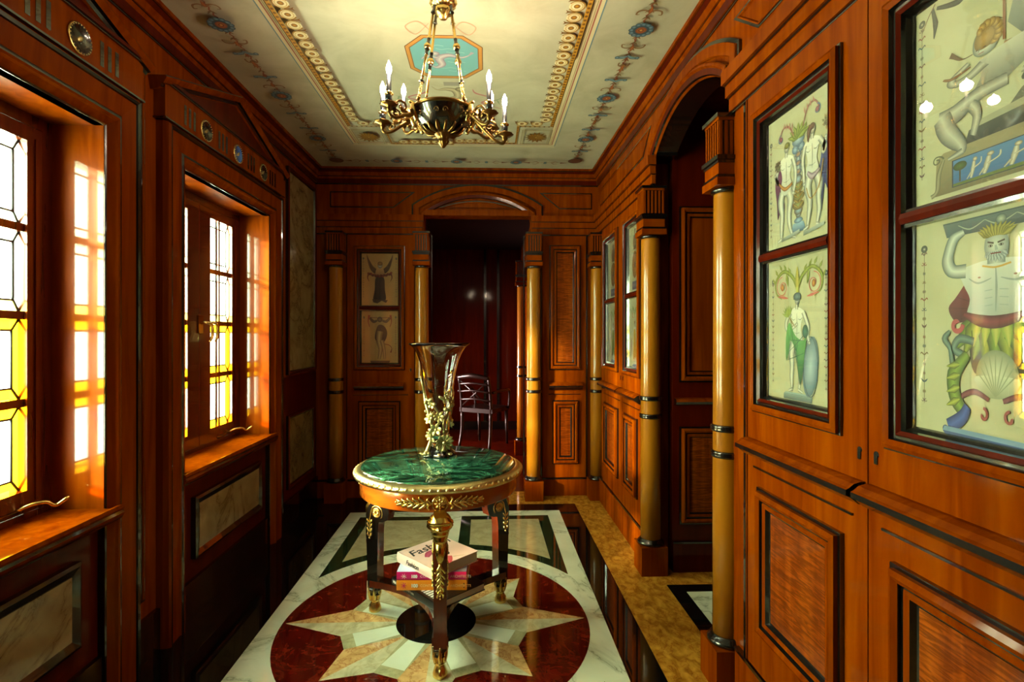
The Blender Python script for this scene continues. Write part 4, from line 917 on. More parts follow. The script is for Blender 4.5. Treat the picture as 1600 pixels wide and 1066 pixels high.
m, t, p = nmat('art_paper'); mp = coords(t, (1,1,1)); n = noise(t, mp, 6, 6, .3); r = ramp(t, [(.3, (.31,.32,.20)), (.7, (.37,.38,.26))]); t.links.new(n.outputs['Fac'], r.inputs[0]); t.links.new(r.outputs[0], p.inputs['Base Color']); setp(p, Roughness=.6); MATS['art_paper'] = m
m, t, p = nmat('art_paper_aged'); mp = coords(t, (1,1,1)); n = noise(t, mp, 6, 6, .3); r = ramp(t, [(.3, (.31,.20,.07)), (.7, (.37,.25,.09))]); t.links.new(n.outputs['Fac'], r.inputs[0]); t.links.new(r.outputs[0], p.inputs['Base Color']); setp(p, Roughness=.6); MATS['art_paper_aged'] = m

# ---- cupboard doors -----------------------------------------------------------------
ARTF = [(0, 0, 'ebony'), (0, .008, 'ebony'), (.006, .009, 'ebony'), (.006, .018, 'wood'), (.016, .024, 'wood'), (.028, .019, 'wood'), (.032, .010, 'ebony'), (.038, .010, 'ebony'), (.042, .014, 'wood_red'), (.050, .008, 'wood_red'), (.052, -.002, 'ebony'), (.057, -.009, 'ebony'), (.062, -.017, 'ebony')]
def cupboard_door(pl, parent, u0, u1, hinge, z0=.205, z1=2.20, art=None, paper='art_paper', ledge=(.945, 1.0), low=(.35, .845), ai=(.139, .139), flip=False, key=None, lab=None, aside=None, vz=(1.115, 1.565, 1.610, 2.060)):
    """u0<u1 door edges; art pair of drawing functions; ai = inset of the artwork from each edge"""
    F = .02
    a0, a1 = u0+ai[0], u1-ai[1]
    zb_, zm0, zm1, zt_ = vz; hA = .0025
    m = M()
    if art:
        o0, o1 = a0-.068, a1+.068; pl.box(m, u0+.002, o0+.03, z0, z1, 0, F, 'wood'); pl.box(m, o1-.03, u1-.002, z0, z1, 0, F, 'wood'); pl.box(m, o0+.03, o1-.03, z0, zb_-.038, 0, F, 'wood'); pl.box(m, o0+.03, o1-.03, zt_+.038, z1, 0, F, 'wood'); pl.box(m, o0+.03, o1-.03, zb_-.038, zt_+.038, 0, .001, 'ebony')
    else: pl.box(m, u0+.002, u1-.002, z0, z1, .001, F, 'wood')
    d = m.build('door', parent, **({'label': lab} if lab else {}))
    if art:
        m = M(); sweep(m, pl, rect(a0-.060, a1+.060, zb_-.048, zt_+.048), ARTF, True, F)
        run(m, pl, a0-.01, a1+.01, [(hA, zm0, 'ebony'), (F+.002, zm0, 'ebony'), (F+.003, zm0+.008, 'ebony'), (F+.010, zm0+.008, 'wood_red'), (F+.014, (zm0+zm1)/2, 'wood_red'), (F+.010, zm1-.008, 'wood_red'), (F+.003, zm1-.008, 'ebony'), (F+.002, zm1, 'ebony'), (hA, zm1, 'ebony')])
        m.build('picture_frame', d)
        for (v0, v1, fn, nm) in ((zm1, zt_, art[0], 'upper'), (zb_, zm0, art[1], 'lower')):
            if fn is None: continue
            m = M(); pl.box(m, a0, a1, v0, v1, .001, hA, paper); pa = m.build('painted_panel', d)
            Wd = a1-a0; hh = v1-v0; sc_ = hh
            kx = Wd/(.69)      # art is drawn on a .69 x 1 sheet
            if flip: fu = lambda x, y, kx=kx: a1-x*kx
            else: fu = lambda x, y, kx=kx: a0+x*kx
            P = Paint(pl, fu, lambda x, y, v0=v0, sc_=sc_: v0+y*sc_, hA+.0003, .000012); fn(P)
            # join pigments to their own mesh under the door
            P.build('artwork', d)
            m = M(); pl.box(m, a0, a1, v0, v1, hA+.005, hA+.0065, 'picture_glass'); m.build('glass_pane', d)
    else:
        m = M(); sweep(m, pl, rect(a0-.045, a1+.045, 1.067, 2.122), FRM, True, F); m.build('upper_moulding', d)
        m = M(); pl.box(m, a0+.02, a1-.02, 1.13, 2.06, F, F+.003, 'satinwood'); m.build('upper_panel', d)
    l0, l1 = ledge
    m = M(); run(m, pl, u0+.008 if not aside else aside[0], u1-.008 if not aside else aside[1], [(F, l0, 'ebony'), (F+.018, l0, 'ebony'), (F+.040, l0+.018, 'ebony'), (F+.050, l0+.022, 'ebony'), (F+.050, l0+.036, 'ebony'), (F+.042, l0+.040, 'wood'), (F+.030, l0+.050, 'wood'), (F+.012, l1, 'wood'), (F, l1, 'wood')])
    pl.box(m, u0+.05, u1-.05, l0-.042, l0-.036, F, F+.006, 'ebony'); m.build('ledge', d)
    p0, p1 = (u0+.084, u1-.084) if not aside else (aside[0]+.03, aside[1]-.03)
    m = M(); sweep(m, pl, rect(p0, p1, low[0], low[1]), FRM, True, F); m.build('lower_moulding', d)
    m = M(); pl.box(m, p0+.066, p1-.066, low[0]+.066, low[1]-.066, F, F+.002, 'satinwood'); m.build('lower_panel', d)
    if key is not None:
        m = M(); q = pl.p(key, 1.075, F+.001); m.lathe([(.008,0),(.008,.002),(0,.002)], q, 12, 'ebony', True, Matrix.Rotation(PI/2, 4, 'Y') if abs(pl.N.x) > .5 else Matrix.Rotation(PI/2, 4, 'X')); pl.box(m, key-.005, key+.005, 1.052, 1.075, F, F+.003, 'ebony'); m.build('keyhole', d)
    return d
gapn = 1.248
c1 = empty('built_in_cupboard', (.93, gapn, .2), label='two-door wooden cupboard in the right foreground with four painted panels behind glass', category='cupboard')
cupboard_door(R, c1, gapn, gapn+.590, 0, art=(art_two_figures, art_shield_figure), flip=True, ai=(.149,.107), vz=(1.145, 1.598, 1.637, 2.077), key=gapn+.028, lab='far leaf: two standing figures above a green-draped figure')
cupboard_door(R, c1, gapn-.590, gapn, 0, art=(art_seated, art_atlant), flip=True, ai=(.107,.121), vz=(1.145, 1.598, 1.637, 2.077), key=gapn-.028, lab='near leaf: seated piper above a bearded man with a shell')
gapf = 3.575
c2 = empty('built_in_cupboard', (.93, gapf, .2), label='two-door wooden cupboard beyond the archway, between it and the far right corner', category='cupboard')
cupboard_door(R, c2, gapf, gapf+.590, 0, art=(lambda P: art_wheel(P), lambda P: art_dancer(P, L('8a9a50'), L('4a5a2c'))), flip=True, ai=(.149,.107), vz=(1.145, 1.598, 1.637, 2.077), key=gapf+.028)
cupboard_door(R, c2, gapf-.470, gapf, 0, art=(art_wheel, lambda P: art_dancer(P, L('c8a83c'), L('7a6420'))), flip=True, key=gapf-.028, ai=(.08, .121), vz=(1.145, 1.598, 1.637, 2.077))
c3 = empty('built_in_cupboard', (-.9, YB-.02, .15), label='narrow shadowed cupboard left of the doorway with a winged figure panel', category='cupboard')
cupboard_door(B, c3, -1.165, -.605, 0, z0=.155, art=(art_winged, art_swag), paper='art_paper_aged', ledge=(.90,.965), low=(.27,.81), ai=(.117, .138), key=-.635, aside=(-1.10, -.69))
c4 = empty('built_in_cupboard', (.67, YB-.02, .15), label='narrow plain panelled cupboard right of the doorway', category='cupboard')
cupboard_door(B, c4, .475, .845, 0, z0=.155, ledge=(.90,.965), low=(.27,.81), ai=(.102, .090), aside=(.528, .812))

# ---- table ------------------------------------------------------------------------------
TX, TY = -.220, 2.463
tb = empty('gueridon_table', (TX, TY, 0), label='round table with green marble top, gilt rim and three bronze-mounted legs', category='table')
m = M(); m.lathe([(.0,.742),(.352,.742),(.356,.748),(.356,.762),(.352,.768),(.346,.770),(0,.770)], (TX,TY,0), 96, 'marble_table'); m.build('tabletop', tb, label='green marble top')
m = M(); m.lathe([(.34,.728),(.378,.728),(.386,.734),(.388,.742),(.382,.752),(.370,.759),(.358,.762),(.34,.762)], (TX,TY,0), 96, 'gilt_pale')
for i in range(72):
    a = 2*PI*i/72; T = Matrix.Rotation(a, 4, 'Z'); m.blob((TX+.381*math.cos(a), TY+.381*math.sin(a), .744), (.009,.0125,.008), 'gilt_pale', T @ Matrix.Rotation(.5, 4, 'X'), 8, 5)
m.build('rim', tb, label='gilt beaded rim')
m = M(); m.lathe([(.30,.652),(.358,.652),(.360,.656),(.360,.722),(.356,.728),(.30,.728)], (TX,TY,0), 96, 'table_wood'); m.build('apron', tb)
def apron_mount(ang):
    m = M(); r0 = .361
    def q(s_, z, h=0): a = ang + s_/r0; return Vector((TX+(r0+h)*math.cos(a), TY+(r0+h)*math.sin(a), z))
    Tn = Matrix.Rotation(ang, 4, 'Z') @ Matrix.Rotation(PI/2, 4, 'Y')
    m.lathe([(.034,0),(.034,.005),(.029,.008),(.026,.005),(0,.007)], q(0,.688,-.002), 28, 'gilt', True, Tn)
    for k in range(8):
        a = k*PI/4; m.blob(q(.013*math.cos(a), .688+.013*math.sin(a), .006), (.005,.010,.0045), 'gilt', Matrix.Rotation(ang, 4, 'Z') @ Matrix.Rotation(a, 4, 'X'), 8, 5)
    m.blob(q(0,.688,.008), .006, 'gilt')
    for s_ in (1, -1):
        m.tube([q(s_*.034,.688,.003), q(s_*.09,.688,.003), q(s_*.155,.688,.003)], [.006,.005,.003], 'gilt', 6, 4)
        m.tube([q(s_*.042,.664,.003), q(s_*.05,.676,.004), q(s_*.044,.690,.005), q(s_*.05,.704,.004), q(s_*.042,.714,.003)], [.003,.006,.007,.006,.003], 'gilt', 6, 4)
        for k in range(5):
            x = .055+.024*k; hh = .028-.0035*k
            for v in (1, -1): m.tube([q(s_*x,.688,.003), q(s_*(x+.010),.688+v*hh*.35,.005), q(s_*(x+.028),.688+v*hh*.75,.004), q(s_*(x+.026),.688+v*hh,.003)], [.0045,.006,.004,.002], 'gilt', 6, 3)
        m.blob(q(s_*.166,.688,.003), (.004,.010,.008), 'gilt', Matrix.Rotation(ang, 4, 'Z')); m.blob(q(s_*.18,.688,.002), (.003,.007,.005), 'gilt', Matrix.Rotation(ang, 4, 'Z'))
    m.build('apron_mount', tb, label='gilt bronze foliate mount')
LEGA = [math.radians(a) for a in (-84.4, 36.5, 155.5)]
for a in LEGA: apron_mount(a)
def leg(ang):
    T = Matrix.Translation((TX, TY, 0)) @ Matrix.Rotation(ang, 4, 'Z')
    side = Pl(T @ Vector((0,0,0)), T.to_3x3() @ Vector((1,0,0)), (0,0,1), T.to_3x3() @ Vector((0,-1,0)))
    m = M(); w = .026
    outl = [(.335,.652),(.300,.652),(.288,.60),(.292,.555),(.268,.53),(.262,.50),(.272,.465),(.30,.452),(.322,.45),(.328,.40),(.331,.16),(.331,.12),(.388,.12),(.388,.16),(.397,.40),(.398,.48),(.380,.525),(.350,.55),(.352,.60),(.358,.652)]
    m.prism(side, outl, -w, w, 'ebony', 'mahogany')
    m.lathe([(.030,.12),(.034,.118),(.034,.108),(.026,.104),(.026,.09),(.030,.086)], T @ Vector((.360,0,0)), 16, 'ebony')
    lg = m.build('leg', tb)
    for s_ in (1, -1):
        m = M(); Tn = Matrix.Rotation(ang, 4, 'Z') @ Matrix.Rotation(-s_*PI/2, 4, 'X')
        cc = T @ Vector((.335, s_*(w-.001), .495))
        m.lathe([(.024,0),(.024,.004),(.020,.007),(.017,.004),(0,.006)], cc, 24, 'gilt', True, Tn)
        for k in range(8):
            a = k*PI/4; m.blob(T @ Vector((.335+.011*math.cos(a), s_*(w+.005), .495+.011*math.sin(a))), (.0075,.003,.004), 'gilt', Matrix.Rotation(ang, 4, 'Z') @ Matrix.Rotation(-a, 4, 'Y'), 8, 5)
        sp = [T @ Vector((.335+rr*math.cos(aa), s_*(w+.001), .495+rr*math.sin(aa))) for rr, aa in [(.036-.0005*i, 3.9-.33*i) for i in range(12)]]
        m.tube(sp + [T @ Vector((.375, s_*(w+.001), .46)), T @ Vector((.374, s_*(w+.001), .42))], .0035, 'gilt', 6)
        for k in range(4):
            z = .455-.022*k; x = .374
            for q_ in (1, -1): m.tube([T @ Vector((x, s_*(w+.001), z-.012)), T @ Vector((x+q_*.010, s_*(w+.004), z-.004)), T @ Vector((x+q_*.015*(1-.12*k), s_*(w+.002), z+.006))], [.004,.004,.0015], 'gilt', 6, 3)
        m.tube([T @ Vector((.374, s_*(w+.001), .45)), T @ Vector((.374, s_*(w+.001), .375))], [.003,.0025], 'gilt', 6); m.blob(T @ Vector((.374, s_*(w+.002), .368)), .005, 'gilt')
        m.build('scroll_rosette', lg, label='gilt rosette on the leg scroll')
    # bearded head herm on the outer face
    m = M()
    hz = .590; hx = .362
    rows = 22; n = 28; vs = []
    for j in range(rows+1):
        v = j/rows; z = .068-.150*v        # crown to beard tip
        for i in range(n):
            a = 2*PI*i/n; f = math.cos(a); sd_ = abs(math.sin(a))
            env = math.sin(min(1, (v+.02)/.30)*PI/2)**.7 if v < .3 else 1.0
            wd = .043*env*(1-.52*max(0, (v-.40)/.60)**.9); dp = .038*env*(1-.50*max(0, (v-.45)/.55)**1.2)
            x = dp*f; y = wd*math.sin(a)
            fr_ = max(0, f)**2
            g = lambda c, s_: math.exp(-((v-c)/s_)**2)
            x += fr_*(.008*g(.26,.05) - .010*g(.345,.035)*(1 if sd_ > .12 else .2) + .020*g(.43,.055)*max(0,1-sd_/.32) + .006*g(.44,.05)*(1 if .3 < sd_ < .75 else 0) - .005*g(.51,.02) + .009*g(.55,.022) - .006*g(.58,.013) + .007*g(.61,.02) + .014*g(.76,.12))
            if v > .52: x += .004*math.sin(a*14)*fr_*math.sin((v-.52)/.48*PI)
            if v < .45: k_ = .5+.5*math.sin(a*9+v*40); x += .004*k_*(1-fr_)*(f); y += .006*k_*(1-fr_)*math.sin(a)
            if .25 < v < .5: y += .006*math.sin(a)*(1-fr_)
            vs.append(T @ Vector((hx+x, y, hz+z)))
    m.add(vs, [(j*n+i, (j+1)*n+i, (j+1)*n+(i+1) % n, j*n+(i+1) % n) for j in range(rows) for i in range(n)] + [list(range(n)), [rows*n+i for i in range(n)]], 'brass', True)
    # beard point and neck block
    m.tube([T @ Vector((.375,0,.535)), T @ Vector((.392,0,.51)), T @ Vector((.398,0,.478)), T @ Vector((.400,0,.462))], [.022,.022,.015,.006], 'brass', 12, 3)
    m.box(-.024, .024, -.024, .024, 0, .022, 'brass', T @ Matrix.Translation((.368,0,.640)))
    m.build('head_mount', lg, label='gilt bearded head')
    m = M()
    X_ = .4005
    m.tube([T @ Vector((X_-.003,0,.46)), T @ Vector((X_,0,.43)), T @ Vector((X_,0,.36)), T @ Vector((X_,0,.335))], [.009,.006,.004,.002], 'gilt', 8, 3)
    for k in range(5):
        z = .455-.024*k
        for q_ in (1, -1): m.tube([T @ Vector((X_,0,z)), T @ Vector((X_+.003,q_*.010,z-.014)), T @ Vector((X_,q_*(.019-.002*k),z-.030)), T @ Vector((X_,q_*(.022-.002*k),z-.024))], [.005,.0055,.003,.0015], 'gilt', 6, 3)
    m.blob(T @ Vector((X_,0,.338)), (.004,.007,.005), 'gilt'); m.blob(T @ Vector((X_,0,.326)), .004, 'gilt')
    m.build('leaf_drop', lg, label='gilt leaf drop')
    # hoof foot with acanthus
    m = M(); fc = T @ Vector((.362,0,0))
    m.lathe([(.027,0.0),(.030,.004),(.030,.014),(.024,.034),(.019,.048),(.019,.053),(.021,.056),(.019,.060),(.022,.085),(.020,.098),(.010,.100)], fc, 18, 'gilt')
    m.tube([T @ Vector((.385,0,.002)), T @ Vector((.388,0,.018)), T @ Vector((.378,0,.04))], [.010,.010,.005], 'gilt', 8, 2)
    for k in range(6):
        a = k*PI/3; d = Vector((math.cos(a), math.sin(a), 0))
        m.tube([T @ (Vector((.362,0,.058))+d*.020), T @ (Vector((.362,0,.09))+d*.026), T @ (Vector((.362,0,.118))+d*.030), T @ (Vector((.362,0,.130))+d*.032)], [.008,.011,.007,.002], 'gilt', 8, 3, .5)
    m.build('hoof_foot', lg, label='gilt hoof foot')
for a in LEGA: leg(a)
# concave triangular shelf
pts = []
for k in range(3):
    a = LEGA[k]; b = LEGA[(k+1) % 3]
    if b < a: b += 2*PI
    A = Vector((math.cos(a), math.sin(a))); Bv = Vector((math.cos(b), math.sin(b))); ta = Vector((-A.y, A.x)); tb2 = Vector((Bv.y, -Bv.x))
    p0 = A*.372+ta*.033; p3 = Bv*.372+tb2*.033; mid = (A+Bv).normalized()*.100
    pts += [tuple(A*.372), ]
    for i in range(13):
        s_ = i/12; base = p0.lerp(p3, s_); cm_ = mid*2-(p0+p3)*.5
        q = p0*(1-s_)**2+cm_*2*s_*(1-s_)+p3*s_**2; pts.append((q.x, q.y))
m = M(); m.prism(Pl((TX,TY,0),(1,0,0),(0,1,0),(0,0,1)), pts, .128, .160, 'ebony', 'mahogany'); m.build('shelf', tb)

# ---- books ----------------------------------------------------------------------------------
def text_mesh(s_, size, mat, parent, mtx, name='title', bold=0, shear=0):
    cu = bpy.data.curves.new(name, 'FONT'); cu.body = s_; cu.size = size; cu.shear = shear; cu.offset = bold; cu.extrude = .0001
    tmp = bpy.data.objects.new(name, cu); C.objects.link(tmp); bpy.context.view_layer.update()
    me = bpy.data.meshes.new_from_object(tmp.evaluated_get(bpy.context.evaluated_depsgraph_get()))
    bpy.data.objects.remove(tmp); me.transform(mtx); me.materials.clear(); me.materials.append(MATS[mat])
    o = bpy.data.objects.new(name, me); C.objects.link(o); o.parent = parent; return o
def book(corner, ang, wid, dep, z, th, cov, label, spine_round=.004, top=None):
    """corner = front-left foot of the spine face, spine runs along +x local, pages go back along +y"""
    b = empty('book', (corner[0], corner[1], z), label=label, category='book', group='books stacked on the table shelf'); b.rotation_euler = (0,0,ang)
    def put(m, name, par=b, **k):
        me_parent_loc = b.location.copy(); b.location = (0,0,0); o = m.build(name, b, **k); b.location = me_parent_loc; return o
    m = M(); c_ = .003
    m.box(0, wid, 0, dep, th-c_, th, top or cov); m.box(0, wid, 0, dep, 0, c_, cov)
    n = 6; sp = [(0, 0)] + [(-spine_round*math.sin(PI*i/n), th*i/n) for i in range(n+1)] + [(c_, th), (c_, 0)]
    m.add([(0, y, z_) for y, z_ in sp] + [(wid, y, z_) for y, z_ in sp], [(i, (i+1) % len(sp), len(sp)+(i+1) % len(sp), len(sp)+i) for i in range(len(sp))] + [list(range(len(sp))), [len(sp)+i for i in range(len(sp))]], cov)
    put(m, 'cover')
    m = M(); m.box(.004, wid-.004, c_, dep-.004, c_, th-c_, 'paper_page'); put(m, 'page_block')
    return b
def on_spine(x, z, y=-.0048): return Matrix.Translation((x, y, z)) @ Matrix.Rotation(PI/2, 4, 'X')
def on_top(x, y, z, rot=0): return Matrix.Translation((x, y, z)) @ Matrix.Rotation(rot, 4, 'Z')
b = book((-.455, 2.548), math.radians(-48.2), .355, .285, .1605, .034, 'book_black', 'large black book at the bottom of the stack, turned under the others', .001)
text_mesh('MARIO', .020, 'ink_white', b, on_spine(.012, .011, -.0015), bold=.0003); text_mesh('ARCHITETTURA', .012, 'ink_white', b, on_spine(.10, .012, -.0015), 'subtitle')
m = M(); m.box(.20,.33,.02,.08,.0342,.0344,'ink_white')
for k in range(7): m.box(.205+.018*k,.211+.018*k,.02,.08,.0344,.0346,'ink_black')
bl = b.location.copy(); b.location = (0,0,0); m.build('cover_print', b); b.location = bl
b = book((-.410, 2.412), math.radians(-1.6), .320, .255, .1950, .046, 'book_orange', 'orange-spined book second from the bottom of the stack', .003)
text_mesh('100', .021, 'ink_white', b, on_spine(.066, .016), bold=.0012); text_mesh('CONTEMPORARY ARCHITECTS', .0165, 'ink_pale_orange', b, on_spine(.108, .0175), 'subtitle')
m = M(); m.blob((.034,-.004,.023), (.004,.0012,.004), 'book_pink')
for k in range(7): a = k*.9; m.tube([(.034,-.0046,.023), (.034+.013*math.cos(a),-.0046,.023+.015*math.sin(a))], .0012, 'book_pink', 5)
bl = b.location.copy(); b.location = (0,0,0); m.build('spine_emblem', b)
for zz in (.015,.031): m = M(); m.box(.306,.310,-.0046,-.003,zz-.003,zz+.003,'ink_black'); m.build('spine_mark', b)
b.location = bl
b = book((-.410, 2.415), math.radians(-1.6), .318, .255, .2412, .036, 'book_pink', 'magenta-spined book with pale blue cover between the orange and the fashion book', .003, 'book_blue')
text_mesh('100', .019, 'ink_white', b, on_spine(.066, .011), bold=.0012); text_mesh('CONTEMPORARY ARCHITECTS', .0165, 'book_rose', b, on_spine(.108, .0125), 'subtitle')
m = M()
for k in range(7): a = k*.9+.4; m.tube([(.034,-.0046,.018), (.034+.013*math.cos(a),-.0046,.018+.012*math.sin(a))], .0012, 'book_rose', 5)
bl = b.location.copy(); b.location = (0,0,0); m.build('spine_emblem', b); b.location = bl
b = book((-.424, 2.522), math.radians(-45.8), .268, .275, .2774, .048, 'book_rose', 'pale pink fashion book lying on top of the stack', .005)
text_mesh('Fashion', .082, 'ink_black', b, on_top(.098, .016, .0482, PI/2+.06), bold=.0012, shear=.3); text_mesh('Fashion', .032, 'ink_black', b, on_spine(.075, .014, -.0065), 'spine_title', bold=.0004, shear=.3)
P = Paint(Pl((0,0,.0482),(1,0,0),(0,1,0),(0,0,1)), lambda x, y: x, lambda x, y: y, 0, .00004)
P.stroke([(.09,.20),(.13,.15),(.12,.10),(.15,.06)], [.03,.05,.04,.02], L('d85a80'), L('b03060')); P.ell(.185,.12,.028,.02,L('e0d060'),L('c0a040')); P.ell(.165,.15,.032,.022,L('0c080a')); P.stroke([(.20,.13),(.24,.09),(.235,.05)], [.06,.07,.03], L('e87078'), L('c84858')); P.stroke([(.23,.15),(.255,.20)], [.01,.006], L('e8d0c0'))
for k in range(14): P.ell(.205+.012*(k % 4), .06+.014*(k//4), .003, None, L('f8e0d8'), n=6)
bl = b.location.copy(); b.location = (0,0,0); P.m.build('cover_illustration', b); b.location = bl

# ---- vase ------------------------------------------------------------------------------------
VX, VY = -.232, 2.60
va = empty('vase', (VX, VY, .770), label='tall flared glass vase wrapped in bronze flowers standing on the green marble table', category='vase')
pr = [(.040,.815),(.046,.84),(.050,.90),(.055,.96),(.062,1.03),(.072,1.10),(.082,1.17),(.095,1.23),(.112,1.275),(.134,1.305),(.150,1.318)]
fnv = lambda a, z: 1+.055*max(0, 1-abs(z-1.12)/.16)*math.cos(3*a+(z-.8)*7)
prof = pr + [(.1495,1.3215)] + [(r_-.004, z+.001) for r_, z in pr[::-1][:-1]] + [(.034,.835),(0,.83)]
m = M(); m.lathe([(0,.812)]+prof, (VX,VY,0), 72, 'crystal', True, None, fnv); m.build('glass_body', va, label='flared clear glass body')
m = M(); m.lathe([(.075,.771),(.078,.774),(.070,.785),(.055,.80),(.050,.814),(0,.814)], (VX,VY,0), 28, 'ebony', fn=lambda a, z: 1+.12*math.cos(5*a))
for k in range(7): a = k*.8976+.3; m.blob((VX+.066*math.cos(a), VY+.066*math.sin(a), .781), (.012,.012,.010), 'bronze_pale', None, 8, 6)
m.build('base', va)
def vp(a, z, h=.004):
    rr = 0
    for (r0, z0), (r1, z1) in zip(pr, pr[1:]):
        if z0 <= z <= z1: rr = r0+(r1-r0)*(z-z0)/(z1-z0)
    if z < pr[0][1]: rr = .055
    return Vector((VX+(rr+h)*math.cos(a), VY+(rr+h)*math.sin(a), z))
def bflower(a, z, s, np_, h=.010, mat='bronze_pale', tilt=0):
    m = M(); c_ = vp(a, z, h); N_ = Vector((math.cos(a), math.sin(a), tilt)).normalized(); U_ = Vector((-math.sin(a), math.cos(a), 0)); V_ = N_.cross(U_)
    for k in range(np_):
        b_ = 2*PI*k/np_+.2; d = U_*math.cos(b_)+V_*math.sin(b_); w_ = N_.cross(d)
        T = Matrix((d, w_, N_)).transposed().to_4x4()
        m.blob(c_+d*s*.55+N_*s*.12, (s*.52, s*.30*(8/np_)**.6, s*.07), mat, T @ Matrix.Rotation(-.35, 4, 'Y'), 8, 6)
        m.tube([c_+d*s*.1+N_*s*.15, c_+d*s*.55+N_*s*.22, c_+d*s*.98+N_*s*.30], [s*.04, s*.045, s*.02], mat, 5, 2)
    m.blob(c_+N_*s*.15, s*.20, 'gilt_pale', None, 8, 6)
    m.build('bronze_flower', va)
m = M()
m.tube([vp(-2.4,.785,.03), vp(-2.5,.80,.012), vp(-2.35,.86), vp(-2.2,.92), vp(-2.5,.98), vp(-2.9,1.03), vp(-3.0,1.08), vp(-2.9,1.12,.008), vp(-2.95,1.16,.012)], [.010,.011,.008,.007,.008,.009,.007,.005,.002], 'bronze_pale', 8, 5)
m.tube([vp(-1.2,.80,.012), vp(-.9,.86), vp(-1.1,.93), vp(-.7,1.0), vp(-.45,1.06), vp(-.6,1.11)], [.010,.008,.007,.007,.005,.002], 'bronze_pale', 8, 5)
m.tube([vp(-2.6,1.05), vp(-2.1,1.035), vp(-1.7,1.0), vp(-1.3,.96), vp(-.8,.98), vp(-.4,1.02)], [.008,.007,.006,.006,.006,.002], 'bronze_pale', 8, 5)
m.tube([vp(1.2,.80), vp(.8,.9), vp(.3,1.0), vp(.2,1.08)], [.009,.007,.006,.002], 'bronze_pale', 8, 4)
m.tube([vp(-2.7,.79,.045), vp(-2.6,.783,.03), vp(-2.2,.79,.012)], [.004,.008,.009], 'bronze_pale', 8, 3)
rnd = random.Random(3)
for k in range(18):
    a = -PI/2+rnd.uniform(-1.6, 1.6); z = rnd.uniform(.84, 1.08); s_ = rnd.uniform(.012, .022); ro = rnd.uniform(0, 6.28)
    T = Matrix.Rotation(a, 4, 'Z') @ Matrix.Rotation(ro, 4, 'X'); m.blob(vp(a, z, .006), (.0035, s_, s_*.45), 'bronze_pale', T, 8, 5)
for k in range(8): m.blob(vp(-PI/2+rnd.uniform(-1.2,1.2), rnd.uniform(.97,1.07), .010), rnd.uniform(.008,.012), 'bronze_pale', None, 8, 6)
m.build('bronze_branches', va, label='pale bronze branches')
for (a, z, s_, n_, h, ti) in [(-1.15,.845,.048,12,.016,-.35),(-1.75,.905,.030,6,.012,0),(-2.35,.955,.026,6,.010,.2),(-1.5,.965,.026,7,.012,.1),(-2.05,1.025,.020,5,.008,0),(-.65,1.035,.022,5,.010,.2),(-2.5,.87,.024,6,.010,0),(-1.0,1.075,.016,5,.010,0),(.6,.92,.026,6,.010,0),(2.2,.95,.03,7,.01,0)]:
    bflower(a, z, s_, n_, h, 'bronze_pale', ti)

# ---- chandelier ------------------------------------------------------------------------------
HX, HY = -.172, 2.10
ch = empty('chandelier', (HX, HY, ZC), label='gilt chandelier with a dark bowl and six lit candle bulbs hanging from the painted ceiling', category='chandelier')
m = M(); m.lathe([(0,2.105),(.006,2.108),(.012,2.118),(.018,2.124),(.022,2.134),(.018,2.142),(.026,2.150),(.034,2.160),(.040,2.166)], (HX,HY,0), 24, 'antique_brass', fn=lambda a, z: 1+.12*math.cos(8*a)); m.build('finial', ch)
m = M(); m.lathe([(.030,2.164),(.055,2.168),(.085,2.190),(.108,2.220),(.120,2.248),(.122,2.252),(.118,2.256),(.116,2.252),(.104,2.222),(.08,2.196),(.03,2.180),(0,2.178)], (HX,HY,0), 48, 'ebony')
m.lathe([(.120,2.244),(.126,2.248),(.127,2.254),(.122,2.258),(.118,2.256)], (HX,HY,0), 48, 'antique_brass')
for k in range(14):
    a = 2*PI*k/14; d = Vector((math.cos(a), math.sin(a), 0)); c_ = Vector((HX,HY,0))
    m.tube([c_+d*.032+Vector((0,0,2.163)), c_+d*.062+Vector((0,0,2.168)), c_+d*.080+Vector((0,0,2.182)), c_+d*.082+Vector((0,0,2.190))], [.006,.010,.007,.002], 'antique_brass', 6, 3, .6)
m.build('bowl', ch, label='dark bowl with gilt mounts')
for k in range(6):   # scroll mounts on the bowl
    a = -PI/2+k*PI/3; m = M()
    def bq(s_, z, a=a): t_ = a+s_/.11; rr = .092+.028*((z-2.19)/.06); return Vector((HX+rr*math.cos(t_)*1.04, HY+rr*math.sin(t_)*1.04, z))
    for q_ in (1, -1): m.tube([bq(q_*(.016+.011*(1-i/14)*math.cos(PI+i*.55)*-1), 2.216+.011*(1-i/14)*math.sin(i*.55)) for i in range(14)], .0022, 'antique_brass', 5)
    m.build('scroll_mount', ch)
m = M(); m.lathe([(0,2.62),(.014,2.622),(.020,2.632),(.030,2.640),(.036,2.652),(.030,2.664),(.044,2.670),(.054,2.682),(.050,2.700),(.038,2.706),(.046,2.716),(.062,2.735),(.066,2.752),(.064,2.7595)], (HX,HY,0), 36, 'gilt', fn=lambda a, z: 1+.05*math.cos(12*a)); m.build('canopy', ch, label='gilt ceiling canopy')
